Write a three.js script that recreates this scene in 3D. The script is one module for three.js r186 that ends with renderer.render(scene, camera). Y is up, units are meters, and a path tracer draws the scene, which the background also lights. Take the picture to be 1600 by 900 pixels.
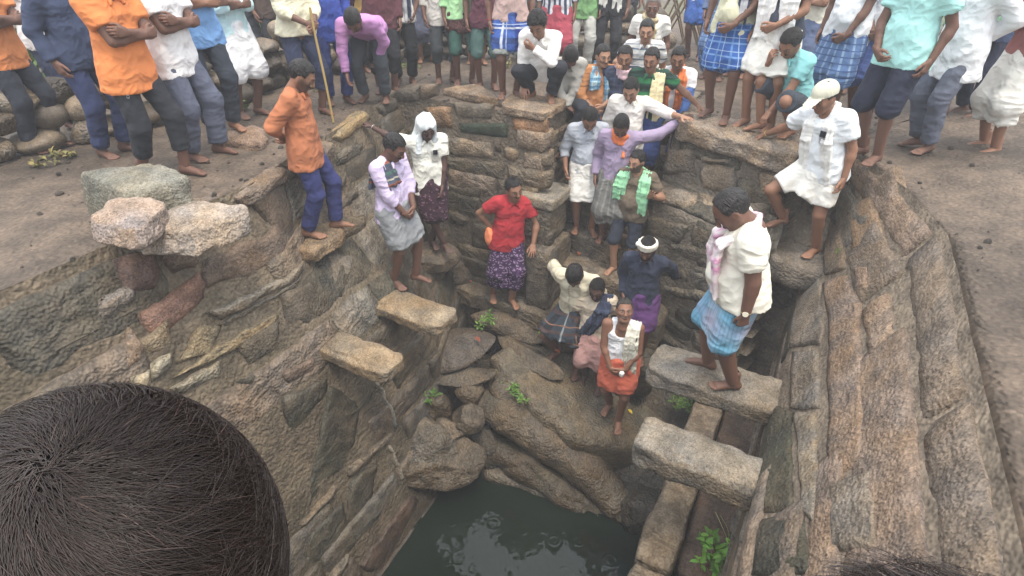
import * as THREE from 'three';
import { mergeGeometries, mergeVertices } from 'three/addons/utils/BufferGeometryUtils.js';
import { ImprovedNoise } from 'three/addons/math/ImprovedNoise.js';

// ------------------------------------------------------------------ camera, sky, sun, exposure
const scene = new THREE.Scene();
const camera = new THREE.PerspectiveCamera(54.69, 1600 / 900, 0.05, 900);
camera.position.set(0, 1.8, 0);                       // held at about eye height on the near rim of the well
{
  const yaw = 28.8 * Math.PI / 180, pitch = 33 * Math.PI / 180;
  camera.lookAt(-Math.sin(yaw) * Math.cos(pitch), 1.8 - Math.sin(pitch), -Math.cos(yaw) * Math.cos(pitch));
}
const renderer = new THREE.WebGLRenderer({ antialias: true });
renderer.setSize(1024, 576);
renderer.toneMapping = THREE.LinearToneMapping;
renderer.toneMappingExposure = 2.4;
renderer.shadowMap.enabled = true;
{                                                     // an overcast monsoon sky, brightest overhead
  const w = 128, h = 64, data = new Float32Array(w * h * 4);
  for (let j = 0; j < h; j++) for (let i = 0; i < w; i++) {
    const el = Math.sin(((j + .5) / h - .5) * Math.PI), a = i / w * Math.PI * 2;
    const cloud = .5 + .5 * Math.sin(a * 3 + el * 7) * Math.sin(a * 2 - el * 4 + 1);
    const L = el > 0 ? (.42 + .85 * el) * (.93 + .14 * cloud) : .2;
    const k = (j * w + i) * 4;
    data[k] = L * .97; data[k + 1] = L * 1.0; data[k + 2] = L * 1.06; data[k + 3] = 1;
  }
  const sky = new THREE.DataTexture(data, w, h, THREE.RGBAFormat, THREE.FloatType);
  sky.mapping = THREE.EquirectangularReflectionMapping; sky.magFilter = THREE.LinearFilter; sky.minFilter = THREE.LinearFilter;
  sky.needsUpdate = true;
  scene.background = sky; scene.environment = sky;
}
const sun = new THREE.DirectionalLight(0xfff0dc, 1.1);
sun.position.set(2, 11, -2); sun.target.position.set(-1.5, -1, -4.5);
sun.castShadow = true; sun.shadow.radius = 28; sun.shadow.mapSize.set(2048, 2048);
Object.assign(sun.shadow.camera, { left: -14, right: 14, top: 14, bottom: -14, near: 1, far: 40 });
scene.add(sun, sun.target);
scene.fog = new THREE.FogExp2(0xe0e3e6, .0072);

// ------------------------------------------------------------------ small helpers
const V = (x, y, z) => new THREE.Vector3(x, y, z);
const rad = (d) => d * Math.PI / 180;
const clamp = (x, a, b) => Math.min(b, Math.max(a, x));
const mix = (a, b, t) => a + (b - a) * t;
const sstep = (a, b, x) => { const t = clamp((x - a) / (b - a), 0, 1); return t * t * (3 - 2 * t); };
function rng(seed) { let s = (seed * 2654435761) >>> 0 || 1; return () => { s ^= s << 13; s >>>= 0; s ^= s >>> 17; s ^= s << 5; s >>>= 0; return s / 4294967296; }; }
const perlin = new ImprovedNoise();
const noise = (x, y, z) => perlin.noise(x, y, z);
function fbm(x, y, z, o = 4) { let s = 0, a = .5; for (let i = 0; i < o; i++) { s += a * noise(x, y, z); x = x * 2.03 + 17.1; y = y * 2.03 + 5.7; z = z * 2.03 + 9.2; a *= .5; } return s; }
const ridge = (x, y, z) => 1 - Math.abs(noise(x, y, z)) * 2;
const used = {};
function numbered(name) { const n = used[name] = (used[name] ?? -1) + 1; return n ? name + '_' + String(n).padStart(3, '0') : name; }
function tag(o, label, category, group, kind) {
  if (label) o.userData.label = label;
  if (category) o.userData.category = category;
  if (group) o.userData.group = group;
  if (kind) o.userData.kind = kind;
  return o;
}
function mesh(name, geo, mat, parent) {
  const m = new THREE.Mesh(geo, mat); m.name = parent === scene ? numbered(name) : name;
  m.castShadow = m.receiveShadow = true; parent.add(m); return m;
}
function group(name, label, category, at = [0, 0, 0], grp) {
  const g = new THREE.Group(); g.name = numbered(name); g.position.set(...at); scene.add(g);
  return tag(g, label, category, grp);
}
const C = (hex) => new THREE.Color(hex);
function pw(x, pts) {
  if (x <= pts[0][0]) return pts[0][1];
  for (let i = 1; i < pts.length; i++) if (x <= pts[i][0]) { const [a, b] = pts[i - 1], [c, d] = pts[i]; return b + (d - b) * (x - a) / (c - a); }
  return pts[pts.length - 1][1];
}
// grid(nu, nv, f) -> indexed geometry of points f(p, q) with p, q in 0..1; f returns [x, y, z, r, g, b, u, v]
function grid(nu, nv, f, flip = false) {
  const pos = [], col = [], uv = [], idx = [];
  for (let j = 0; j <= nv; j++) for (let i = 0; i <= nu; i++) {
    const a = f(i / nu, j / nv); pos.push(a[0], a[1], a[2]); col.push(a[3] ?? 1, a[4] ?? 1, a[5] ?? 1); uv.push(a[6] ?? i / nu, a[7] ?? j / nv);
  }
  for (let j = 0; j < nv; j++) for (let i = 0; i < nu; i++) {
    const a = j * (nu + 1) + i, b = a + 1, c = a + nu + 1, d = c + 1;
    if (flip) idx.push(a, c, b, b, c, d); else idx.push(a, b, c, b, d, c);
  }
  return geoOf(pos, idx, col, uv);
}
function geoOf(pos, idx, col, uv) {
  const g = new THREE.BufferGeometry();
  g.setAttribute('position', new THREE.Float32BufferAttribute(pos, 3));
  if (col) g.setAttribute('color', new THREE.Float32BufferAttribute(col, 3));
  g.setAttribute('uv', new THREE.Float32BufferAttribute(uv ?? new Float32Array(pos.length / 3 * 2), 2));
  g.setIndex(idx); g.computeVertexNormals(); return g;
}

// ------------------------------------------------------------------ textures
function makeTex(n, fn, srgb = true, rep = 1) {
  const d = new Uint8Array(n * n * 4);
  for (let j = 0; j < n; j++) for (let i = 0; i < n; i++) { const c = fn(i / n, j / n), k = (j * n + i) * 4; d[k] = clamp(c[0], 0, 1) * 255; d[k + 1] = clamp(c[1], 0, 1) * 255; d[k + 2] = clamp(c[2], 0, 1) * 255; d[k + 3] = 255; }
  const t = new THREE.DataTexture(d, n, n, THREE.RGBAFormat);
  t.wrapS = t.wrapT = THREE.RepeatWrapping; t.magFilter = THREE.LinearFilter; t.minFilter = THREE.LinearMipmapLinearFilter; t.generateMipmaps = true;
  if (srgb) t.colorSpace = THREE.SRGBColorSpace;
  t.repeat.set(rep, rep); t.needsUpdate = true; return t;
}
const TAU = Math.PI * 2;
const hash = (i, j) => { const s = Math.sin(i * 127.1 + j * 311.7) * 43758.5453; return s - Math.floor(s); };
// tiling gradient noise: f whole cells across the square
function tile(u, v, f, s = 0) {
  const n = Math.max(1, Math.round(f)), x = u * n, y = v * n, i = Math.floor(x), j = Math.floor(y), a = x - i, b = y - j, w = (t) => t * t * t * (t * (6 * t - 15) + 10);
  const g = (p, q, dx, dy) => { const t = hash(((i + p) % n + n) % n + s * 17.3 + n * 3.1, ((j + q) % n + n) % n + s * 5.9) * TAU; return Math.cos(t) * dx + Math.sin(t) * dy; };
  return 1.4 * mix(mix(g(0, 0, a, b), g(1, 0, a - 1, b), w(a)), mix(g(0, 1, a, b - 1), g(1, 1, a - 1, b - 1), w(a)), w(b));
}
const tfbm = (u, v, f, s) => tile(u, v, f, s) * .5 + tile(u, v, f * 2.1, s + 3) * .27 + tile(u, v, f * 4.3, s + 5) * .15 + tile(u, v, f * 9, s + 8) * .08;
// grain of rough-dressed granite, one metre a side
const graniteMap = makeTex(512, (u, v) => {
  const b = .80 + .30 * tfbm(u, v, 6, 1) + .09 * tile(u, v, 40, 4) + .12 * tile(u, v, 90, 14), s = hash(Math.floor(u * 170), Math.floor(v * 170)), w = tfbm(u, v, 3, 9);
  const k = b + (s > .93 ? .13 : s < .1 ? -.16 : 0);
  return [k + w * .1, k + w * .03, k - w * .08];
});
const graniteBump = makeTex(512, (u, v) => { const k = .5 + .5 * tfbm(u, v, 9, 1) + .34 * tile(u, v, 40, 4) + .2 * tile(u, v, 80, 6); return [k, k, k]; }, false);
// layered, weathered rock: streaks along the first axis
const strataBump = makeTex(512, (u, v) => {
  const w = v * 7 + 1.3 * tile(u, v, 4, 3) + .5 * tile(u, v, 11, 7);
  const k = .5 + .28 * (Math.abs((w % 1) * 2 - 1) - .5) + .42 * tfbm(u, v, 12, 2) + .2 * tile(u, v, 55, 5); return [k, k, k];
}, false);
const strataMap = makeTex(512, (u, v) => {
  const w = v * 7 + 1.3 * tile(u, v, 4, 3) + .5 * tile(u, v, 11, 7), q = Math.abs((w % 1) * 2 - 1);
  const k = .82 + .14 * (q - .5) + .32 * tfbm(u, v, 8, 2) + .16 * tile(u, v, 60, 5), m = tfbm(u, v, 3, 12);
  return [k + .07 * m, k, k - .09 * m];
});
const mudMap = makeTex(512, (u, v) => { const k = .82 + .3 * tfbm(u, v, 7, 21) + .12 * tile(u, v, 60, 2); const s = hash(Math.floor(u * 90), Math.floor(v * 90)) > .975 ? .14 : 0; return [k + s, k + s, k + s]; });
const weaveBump = makeTex(256, (u, v) => { const k = .5 + .55 * tfbm(u, v, 5, 31) + .12 * Math.sin(u * TAU * 64) * Math.sin(v * TAU * 64); return [k, k, k]; }, false);

// creases of worn cotton
const creaseBump = makeTex(256, (u, v) => { const q = tile(u, v, 3, 7), k = .5 + .34 * (1 - Math.abs(tile(u + .1 * q, v, 7, 31)) * 2.2) + .2 * (1 - Math.abs(tile(u, v + .08 * q, 15, 35)) * 2.2) + .04 * hash(Math.floor(u * 128), Math.floor(v * 128)) - .15; return [k, k, k]; }, false);
const stoneMat = (bump, rough = .86, map = graniteMap, bm = graniteBump) => new THREE.MeshStandardMaterial({ vertexColors: true, map, bumpMap: bm, bumpScale: bump, roughness: rough });
const M = {
  granite: stoneMat(.012), rough: stoneMat(.018), strata: stoneMat(.03, .8, strataMap, strataBump),
  wet: stoneMat(.02, .62, strataMap, strataBump), rock: stoneMat(.022, .6),
  mud: stoneMat(.02, .8, mudMap, graniteBump),
};
// ------------------------------------------------------------------ the well: faces of its masonry (x to the right wall, z towards the viewer, u = -z)
const fL = (u, y) => pw(y, [[-4.2, pw(u, [[0, -2.62], [3.3, -2.75], [4.2, -3.1], [6, -3.6]])], [-2.4, pw(u, [[0, -3.2], [4, -3.22], [5.3, -3.75], [6.5, -4]])],
  [-1.4, pw(u, [[0, -3.42], [3.8, -3.45], [4.6, -4], [5.3, -4.08], [6.5, -4.2]])], [-.7, pw(u, [[0, -3.66], [2.7, -3.7], [3.2, -4.02], [4.2, -4.15], [5.3, -4.45], [6.5, -4.6]])],
  [0, pw(u, [[0, -3.9], [2.7, -3.95], [3.3, -4.15], [4.2, -4.4], [5.6, -4.8], [6.5, -5]])]]);
const fB = (x, y) => pw(y, [[-4, 5.2], [-2.3, 5.4], [-.95, 5.5], [0, 5.62]]);
const fS = (x, y) => 6.38 - .48 * (x + 1.38) + .5 * clamp((x + .1) / .12, 0, 1) - pw(y, [[-3, .5], [-1.3, .36], [-.85, .3], [-.75, .08], [0, 0]]);
const fR = (u, y) => pw(y, [[-2.5, .26], [-1.35, .29], [0, pw(u, [[4.4, .98], [5.2, .76], [5.8, .5], [6.5, .25]])]]);
const fQ = (u, y) => pw(y, [[-4.2, -.5], [-2.5, -.33]]);
const fT = (u, x) => .12 * Math.max(0, x - 1);
// each face: (a, b) on it -> point; out = the side that shows
const S = {
  L: { at: (u, y) => [fL(u, y), y, -u], out: V(1, .2, 0) }, B: { at: (x, y) => [x, y, -fB(x, y)], out: V(0, 0, 1) },
  S: { at: (x, y) => [x, y, -fS(x, y)], out: V(-.4, 0, 1) }, R: { at: (u, y) => [fR(u, y), y, -u], out: V(-1, .5, 0) },
  Q: { at: (u, y) => [fQ(u, y), y, -u], out: V(-1, 0, 0) }, T: { at: (u, x) => [x, fT(u, x), -u], out: V(0, 1, 0) },
  FL: { at: (u, y) => [-2.68, y, -u], out: V(1, 0, 0) }, FR: { at: (u, y) => [-1.42, y, -u], out: V(-1, 0, 0) },
  N: { at: (x, y) => [x, y, -.42 - .02 * y], out: V(0, 0, -1) },
};
function frame(s, a, b) {
  const p = V(...s.at(a, b)), pa = V(...s.at(a + .02, b)).sub(p), pb = V(...s.at(a, b + .02)).sub(p);
  const n = pa.cross(pb).normalize(); if (n.dot(s.out) < 0) n.negate(); return { p, n };
}
const tone = (hex, k = 1) => { const c = C(hex), m = (c.r + c.g + c.b) / 3, s = .72; k *= 1.2; return [mix(m, c.r, s) * k * 1.03, mix(m, c.g, s) * k, mix(m, c.b, s) * k * .95]; };
let stoneSeed = 1;
// one stone of a wall: q = four corners (a, b) on the face, in order round it; proud = how far it stands out
function stoneGeo(s, q, { proud = .04, depth = .07, round = .3, rough = .018, col = tone(0x877663), cell = .05, wob = .02, damp = 0, mossy = 0, cut = 0, step = 0 } = {}) {
  proud *= .62; rough *= .6; const seed = stoneSeed++ * 7.31, P = [0, 1, 2, 3].map((i) => [q[2 * i], q[2 * i + 1]]);
  const len = (i, j) => Math.hypot(P[i][0] - P[j][0], P[i][1] - P[j][1]);
  const W = Math.max(len(0, 1), len(3, 2)), H = Math.max(len(0, 3), len(1, 2));
  const nu = clamp(Math.round(W / cell), 4, 26), nv = clamp(Math.round(H / cell), 4, 18);
  const mid = [(P[0][0] + P[1][0] + P[2][0] + P[3][0]) / 4, (P[0][1] + P[1][1] + P[2][1] + P[3][1]) / 4];
  const fr0 = frame(s, ...mid);
  const e1 = V(...s.at(mid[0] + .01, mid[1])).sub(V(...s.at(...mid))), e2 = V(...s.at(mid[0], mid[1] + .01)).sub(V(...s.at(...mid)));
  const w0 = (P[1][0] - P[0][0]) * (P[3][1] - P[0][1]) - (P[1][1] - P[0][1]) * (P[3][0] - P[0][0]);
  const flip = (e1.cross(e2).dot(fr0.n) > 0) !== (w0 > 0);
  const crk = cut ? [hash(seed, 1) * 2 - 1, hash(seed, 2) * 2 - 1] : null;
  return boxUV(grid(nu + 2, nv + 2, (pp, qq) => {
    let i = pp * (nu + 2), j = qq * (nv + 2);
    const skirt = i < .5 || j < .5 || i > nu + 1.5 || j > nv + 1.5;
    const p = clamp((i - 1) / nu, 0, 1), r = clamp((j - 1) / nv, 0, 1);
    let a = (P[0][0] * (1 - p) + P[1][0] * p) * (1 - r) + (P[3][0] * (1 - p) + P[2][0] * p) * r;
    let b = (P[0][1] * (1 - p) + P[1][1] * p) * (1 - r) + (P[3][1] * (1 - p) + P[2][1] * p) * r;
    const ex = Math.min(p, 1 - p) * W, ey = Math.min(r, 1 - r) * H;
    a += wob * (noise(a * 5 + seed, b * 5, 1) * 1.6 + noise(a * 14, b * 14, seed) * .7);
    b += wob * (noise(a * 5, b * 5 + seed, 9) * 1.6 + noise(a * 14, b * 14 + 7, seed) * .7);
    // rounded corners
    const cr = Math.max(0, 1 - ex / (round * .35)) * Math.max(0, 1 - ey / (round * .35));
    a = mix(a, mid[0], cr * .025); b = mix(b, mid[1], cr * .025);
    const f = frame(s, a, b), e = Math.min(ex, ey), rr = .016;
    let h = proud * (.25 + .75 * sstep(0, rr, e)) + rough * (fbm(a * 4 + seed, b * 4, seed, 3) * 2.0 + .5 * noise(a * 15, b * 15, seed));
    h += proud * .35 * (crk ? crk[0] * (p - .5) + crk[1] * (r - .5) : 0);
    h += step * clamp((b - mid[1]) / Math.max(.05, H), -.6, .6);
    if (skirt) h = -depth;
    const c = f.p.addScaledVector(f.n, h);
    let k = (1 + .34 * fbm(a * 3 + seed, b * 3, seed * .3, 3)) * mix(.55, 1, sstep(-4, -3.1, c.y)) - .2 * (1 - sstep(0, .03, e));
    let R = col[0] * k, G = col[1] * k, B = col[2] * k;
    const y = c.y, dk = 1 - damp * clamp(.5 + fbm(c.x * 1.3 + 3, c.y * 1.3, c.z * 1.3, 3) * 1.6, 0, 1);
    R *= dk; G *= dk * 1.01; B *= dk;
    if (mossy) { const m = mossy * sstep(-.1, .25, fbm(c.x * 2.2, c.y * 2.2 + 5, c.z * 2.2, 3)); R = mix(R, .045, m); G = mix(G, .062, m); B = mix(B, .034, m); }
    return [c.x, c.y, c.z, R, G, B];
  }, flip), seed);
}
// texture coordinates in metres, each face seen along the axis it faces most
function boxUV(g, shift = 0, k = .9) {
  const n = g.toNonIndexed(), p = n.attributes.position, uv = n.attributes.uv, s = shift * 1.37;
  const A = V(0, 0, 0), B = V(0, 0, 0), D = V(0, 0, 0);
  for (let i = 0; i < p.count; i += 3) {
    A.fromBufferAttribute(p, i); B.fromBufferAttribute(p, i + 1).sub(A); D.fromBufferAttribute(p, i + 2).sub(A); B.cross(D);
    const x = Math.abs(B.x), y = Math.abs(B.y), z = Math.abs(B.z), ax = x > y && x > z ? 0 : y > z ? 1 : 2;
    for (let j = i; j < i + 3; j++) uv.setXY(j, (ax === 0 ? p.getZ(j) : p.getX(j)) * k + s, (ax === 1 ? p.getZ(j) : p.getY(j)) * k + s * .6);
  }
  return n;
}
// a free block or boulder: eight-cornered box (four corners of the top, then the drop), rounded by the power n
function blockGeo(top, drop, { n = 7, rough = .02, col = tone(0x877663), div = 12, seed = stoneSeed++, mossy = 0, chip = .6, bottom = 1 } = {}) {
  const sd = seed * 3.7, cube = new THREE.BoxGeometry(2, 2, 2, div, Math.max(4, div >> 1), div);
  let g = cube; g.deleteAttribute('normal'); g.deleteAttribute('uv'); g = mergeVertices(g, 1e-5);
  const p = g.attributes.position, T = top.map((t) => V(...t)), D = V(...drop), col2 = [], uv = [];
  const ctr = T.reduce((a, t) => a.add(t), V(0, 0, 0)).multiplyScalar(.25);
  const L = T[0].distanceTo(T[1]), W = T[0].distanceTo(T[3]);
  for (let i = 0; i < p.count; i++) {
    let x = p.getX(i), y = p.getY(i), z = p.getZ(i);
    const w = Math.pow(Math.abs(x) ** n + Math.abs(y) ** n + Math.abs(z) ** n, 1 / n); x /= w; y /= w; z /= w;
    const a = (x + 1) / 2, b = (z + 1) / 2, t = (1 - y) / 2;
    const P = T[0].clone().multiplyScalar((1 - a) * (1 - b)).addScaledVector(T[1], a * (1 - b)).addScaledVector(T[2], a * b).addScaledVector(T[3], (1 - a) * b);
    const sc = mix(1, bottom, t); P.sub(ctr).multiplyScalar(sc).add(ctr).addScaledVector(D, t);
    const edge = Math.max(Math.abs(x) + Math.abs(y), Math.abs(z) + Math.abs(y), Math.abs(x) + Math.abs(z)) - 1;
    const h = rough * (fbm(P.x * 4 + sd, P.y * 4, P.z * 4, 3) * 2 + .5 * noise(P.x * 17, P.y * 17 + sd, P.z * 17)) - rough * chip * sstep(.5, .95, edge) * (1 + noise(P.x * 8 + sd, P.y * 8, P.z * 8));
    const N = V(x * .9, y, z * .9).normalize(), e1 = T[1].clone().sub(T[0]).normalize(), e3 = T[3].clone().sub(T[0]).normalize(), up = D.clone().normalize().negate();
    P.addScaledVector(e1, N.x * h).addScaledVector(up, N.y * h).addScaledVector(e3, N.z * h);
    p.setXYZ(i, P.x, P.y, P.z);
    const k = 1 + .3 * fbm(P.x * 3 + sd, P.y * 3, P.z * 3, 3) + .08 * sstep(.6, 1, edge);
    let c = [col[0] * k, col[1] * k, col[2] * k];
    if (mossy) { const m = mossy * sstep(-.1, .3, fbm(P.x * 2.2, P.y * 2.2 + 5, P.z * 2.2, 3)); c = [mix(c[0], .045, m), mix(c[1], .062, m), mix(c[2], .034, m)]; }
    col2.push(...c); uv.push(x * L * .45 + sd, (z * W * .45 + y * D.length() * .5) + sd * .3);
  }
  g.setAttribute('color', new THREE.Float32BufferAttribute(col2, 3)); g.setAttribute('uv', new THREE.Float32BufferAttribute(uv, 2));
  g.computeVertexNormals();
  // outward?
  const pos = g.attributes.position, id = g.index.array; let vol = 0; const A = V(0, 0, 0), B = V(0, 0, 0), Q = V(0, 0, 0);
  for (let i = 0; i < id.length; i += 3) { A.fromBufferAttribute(pos, id[i]); B.fromBufferAttribute(pos, id[i + 1]); Q.fromBufferAttribute(pos, id[i + 2]); vol += A.dot(B.cross(Q)); }
  if (vol < 0) { for (let i = 0; i < id.length; i += 3) { const t = id[i]; id[i] = id[i + 1]; id[i + 1] = t; } g.computeVertexNormals(); }
  return boxUV(g, sd);
}
// a natural boulder: a ball squeezed to radii r, cut by a few planes, roughened
function boulderGeo(c, r, { rot = [0, 0, 0], seed = stoneSeed++, rough = .05, col = tone(0x6c5c44), planes = 12, det = 22, mossy = 0, strat = 0 } = {}) {
  const R = rng(seed + 11), ico = mergeVertices((() => { const g = new THREE.IcosahedronGeometry(1, det); g.deleteAttribute('normal'); g.deleteAttribute('uv'); return g; })(), 1e-5);
  const pl = []; for (let i = 0; i < planes; i++) pl.push([V(R() * 2 - 1, R() * 2 - 1, R() * 2 - 1).normalize(), .64 + .28 * R()]);
  const m = new THREE.Matrix4().makeRotationFromEuler(new THREE.Euler(...rot.map(rad))), p = ico.attributes.position, cl = [], uv = [], sd = seed * 5.3;
  for (let i = 0; i < p.count; i++) {
    const d = V(p.getX(i), p.getY(i), p.getZ(i)); let k = 1;
    for (const [n, h] of pl) { const t = d.dot(n); if (t > .1) { const q = h / t; k = k < q + .06 ? (k < q - .06 ? k : k - (k - q + .06) ** 2 / .24) : q; } }
    const P = d.clone().multiplyScalar(k); P.set(P.x * r[0], P.y * r[1], P.z * r[2]);
    const h = rough * (fbm(P.x * 3 + sd, P.y * 3, P.z * 3, 4) * 1.8 + .25 * ridge(P.x * 6, P.y * 6 + sd, P.z * 6) * strat);
    P.addScaledVector(d, h).applyMatrix4(m).add(V(...c)); p.setXYZ(i, P.x, P.y, P.z);
    const t = 1 + .4 * fbm(P.x * 2.4 + sd, P.y * 2.4, P.z * 2.4, 3); let q = [col[0] * t, col[1] * t, col[2] * t];
    if (mossy) { const w = mossy * sstep(-.05, .3, fbm(P.x * 2.2, P.y * 2.2 + 5, P.z * 2.2, 3)); q = [mix(q[0], .05, w), mix(q[1], .065, w), mix(q[2], .035, w)]; }
    cl.push(...q); uv.push(P.x + P.y * .4 + sd, P.z * .9 + P.y * .7);
  }
  ico.setAttribute('color', new THREE.Float32BufferAttribute(cl, 3)); ico.setAttribute('uv', new THREE.Float32BufferAttribute(uv, 2)); ico.computeVertexNormals(); return boxUV(ico, sd);
}

// ------------------------------------------------------------------ distance fields and their skin (used for bedrock, bodies and clothes)
class Field {
  constructor(lo, hi, h) {
    this.lo = lo; this.h = h; this.n = [0, 1, 2].map((i) => Math.ceil((hi[i] - lo[i]) / h) + 1);
    this.f = new Float32Array(this.n[0] * this.n[1] * this.n[2]).fill(.5);
  }
  each(lo, hi, fn) {
    const { h, n } = this, a = [0, 1, 2].map((i) => Math.max(0, Math.floor((lo[i] - this.lo[i]) / h))), b = [0, 1, 2].map((i) => Math.min(n[i] - 1, Math.ceil((hi[i] - this.lo[i]) / h)));
    for (let k = a[2]; k <= b[2]; k++) for (let j = a[1]; j <= b[1]; j++) { let q = (k * n[1] + j) * n[0] + a[0]; const y = this.lo[1] + j * h, z = this.lo[2] + k * h; for (let i = a[0]; i <= b[0]; i++, q++) fn(q, this.lo[0] + i * h, y, z); }
  }
  // smooth union with the distance d over a box; k is the blend
  add(lo, hi, d, k = .03) {
    const e = k + this.h * 2, f = this.f;
    this.each(lo.map((v) => v - e), hi.map((v) => v + e), (q, x, y, z) => { const a = f[q], b = d(x, y, z), t = Math.max(k - Math.abs(a - b), 0); f[q] = Math.min(a, b) - t * t / (4 * k + 1e-9); });
    return this;
  }
  sub(lo, hi, d, k = .01) {
    const f = this.f;
    this.each(lo.map((v) => v - k), hi.map((v) => v + k), (q, x, y, z) => { const a = f[q], b = -d(x, y, z), t = Math.max(k - Math.abs(a - b), 0); f[q] = Math.max(a, b) + t * t / (4 * k + 1e-9); });
    return this;
  }
  // round cone from a to b; flat = [direction, factor] makes it thinner that way; cut = flat end at b, cutA at a
  cap(a, b, ra, rb, { k = .03, flat, cut, cutA } = {}) {
    let [ax, ay, az] = a, [bx, by, bz] = b; const r = Math.max(ra, rb) + .002, q = flat ? flat[1] - 1 : 0, F = flat ? flat[0] : [0, 0, 0];
    const ux = bx - ax, uy = by - ay, uz = bz - az, un = ux * F[0] + uy * F[1] + uz * F[2];
    const vx = ux + q * un * F[0], vy = uy + q * un * F[1], vz = uz + q * un * F[2], vv = vx * vx + vy * vy + vz * vz || 1e-9, ul = Math.hypot(ux, uy, uz) || 1;
    const lo = [Math.min(ax, bx) - r, Math.min(ay, by) - r, Math.min(az, bz) - r], hi = [Math.max(ax, bx) + r, Math.max(ay, by) + r, Math.max(az, bz) + r];
    return this.add(lo, hi, (x, y, z) => {
      let px = x - ax, py = y - ay, pz = z - az; const along = (px * ux + py * uy + pz * uz) / ul;
      if (q) { const t = (px * F[0] + py * F[1] + pz * F[2]) * q; px += t * F[0]; py += t * F[1]; pz += t * F[2]; }
      const t = clamp((px * vx + py * vy + pz * vz) / vv, 0, 1), dx = px - vx * t, dy = py - vy * t, dz = pz - vz * t;
      let d = Math.sqrt(dx * dx + dy * dy + dz * dz) - (ra + (rb - ra) * t);
      if (cut && along - ul > d) d = along - ul; if (cutA && -along > d) d = -along; return d;
    }, k);
  }
  ball(c, r, k = .02) {
    const R = Array.isArray(r) ? r : [r, r, r], m = Math.min(...R);
    return this.add(c.map((v, i) => v - R[i]), c.map((v, i) => v + R[i]), (x, y, z) => (Math.hypot((x - c[0]) / R[0], (y - c[1]) / R[1], (z - c[2]) / R[2]) - 1) * m, k);
  }
  carve(c, r, k = .01) { const R = Array.isArray(r) ? r : [r, r, r], m = Math.min(...R); return this.sub(c.map((v, i) => v - R[i]), c.map((v, i) => v + R[i]), (x, y, z) => (Math.hypot((x - c[0]) / R[0], (y - c[1]) / R[1], (z - c[2]) / R[2]) - 1) * m, k); }
  mod(fn, near = .06) { const f = this.f, { h, n, lo } = this; let q = 0; for (let k = 0; k < n[2]; k++) for (let j = 0; j < n[1]; j++) for (let i = 0; i < n[0]; i++, q++) if (f[q] < near && f[q] > -near) f[q] = fn(lo[0] + i * h, lo[1] + j * h, lo[2] + k * h, f[q]); return this; }
  // surface nets
  skin(colour, uvOf) {
    const { f, n, lo, h } = this, [nx, ny, nz] = n, pos = [], idx = [], at = new Int32Array(f.length).fill(-1), sx = 1, sy = nx, sz = nx * ny;
    for (let k = 0; k < nz - 1; k++) for (let j = 0; j < ny - 1; j++) for (let i = 0; i < nx - 1; i++) {
      const q = (k * ny + j) * nx + i, v = [f[q], f[q + sx], f[q + sy], f[q + sx + sy], f[q + sz], f[q + sx + sz], f[q + sy + sz], f[q + sx + sy + sz]];
      let m = 0; for (let c = 0; c < 8; c++) if (v[c] < 0) m |= 1 << c; if (m === 0 || m === 255) continue;
      let X = 0, Y = 0, Z = 0, w = 0;
      for (let c = 0; c < 8; c++) for (let e = 1; e < 8; e <<= 1) { if (c & e) continue; const d = c | e; if ((v[c] < 0) === (v[d] < 0)) continue; const t = v[c] / (v[c] - v[d]); X += (c & 1) + (e === 1 ? t : 0); Y += ((c >> 1) & 1) + (e === 2 ? t : 0); Z += (c >> 2) + (e === 4 ? t : 0); w++; }
      at[q] = pos.length / 3; pos.push(lo[0] + (i + X / w) * h, lo[1] + (j + Y / w) * h, lo[2] + (k + Z / w) * h);
    }
    for (let k = 1; k < nz - 1; k++) for (let j = 1; j < ny - 1; j++) for (let i = 1; i < nx - 1; i++) {
      const q = (k * ny + j) * nx + i, s = f[q] < 0;
      const quad = (a, b, c, d, fl) => { if (a < 0 || b < 0 || c < 0 || d < 0) return; if (fl) idx.push(a, b, c, a, c, d); else idx.push(a, c, b, a, d, c); };
      if (s !== f[q + sx] < 0) quad(at[q - sy - sz], at[q - sz], at[q], at[q - sy], s);
      if (s !== f[q + sy] < 0) quad(at[q - sx - sz], at[q - sx], at[q], at[q - sz], s);
      if (s !== f[q + sz] < 0) quad(at[q - sx - sy], at[q - sy], at[q], at[q - sx], s);
    }
    let col = null, uv = null;
    if (colour) { col = []; for (let i = 0; i < pos.length; i += 3) col.push(...colour(pos[i], pos[i + 1], pos[i + 2])); }
    if (uvOf) {
      uv = []; for (let i = 0; i < pos.length; i += 3) uv.push(...uvOf(pos[i], pos[i + 1], pos[i + 2]));
      if (uvOf.wrap) { // close the seam of a wrapped texture
        const dup = new Map();
        for (let t = 0; t < idx.length; t += 3) {
          const m = Math.max(uv[2 * idx[t]], uv[2 * idx[t + 1]], uv[2 * idx[t + 2]]);
          for (let e = 0; e < 3; e++) { const v = idx[t + e]; if (m - uv[2 * v] > uvOf.wrap / 2) { let w = dup.get(v); if (w === undefined) { w = pos.length / 3; pos.push(pos[3 * v], pos[3 * v + 1], pos[3 * v + 2]); if (col) col.push(col[3 * v], col[3 * v + 1], col[3 * v + 2]); uv.push(uv[2 * v] + uvOf.wrap, uv[2 * v + 1]); dup.set(v, w); } idx[t + e] = w; } }
        }
      }
    }
    return geoOf(pos, idx, col, uv);
  }
}

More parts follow.
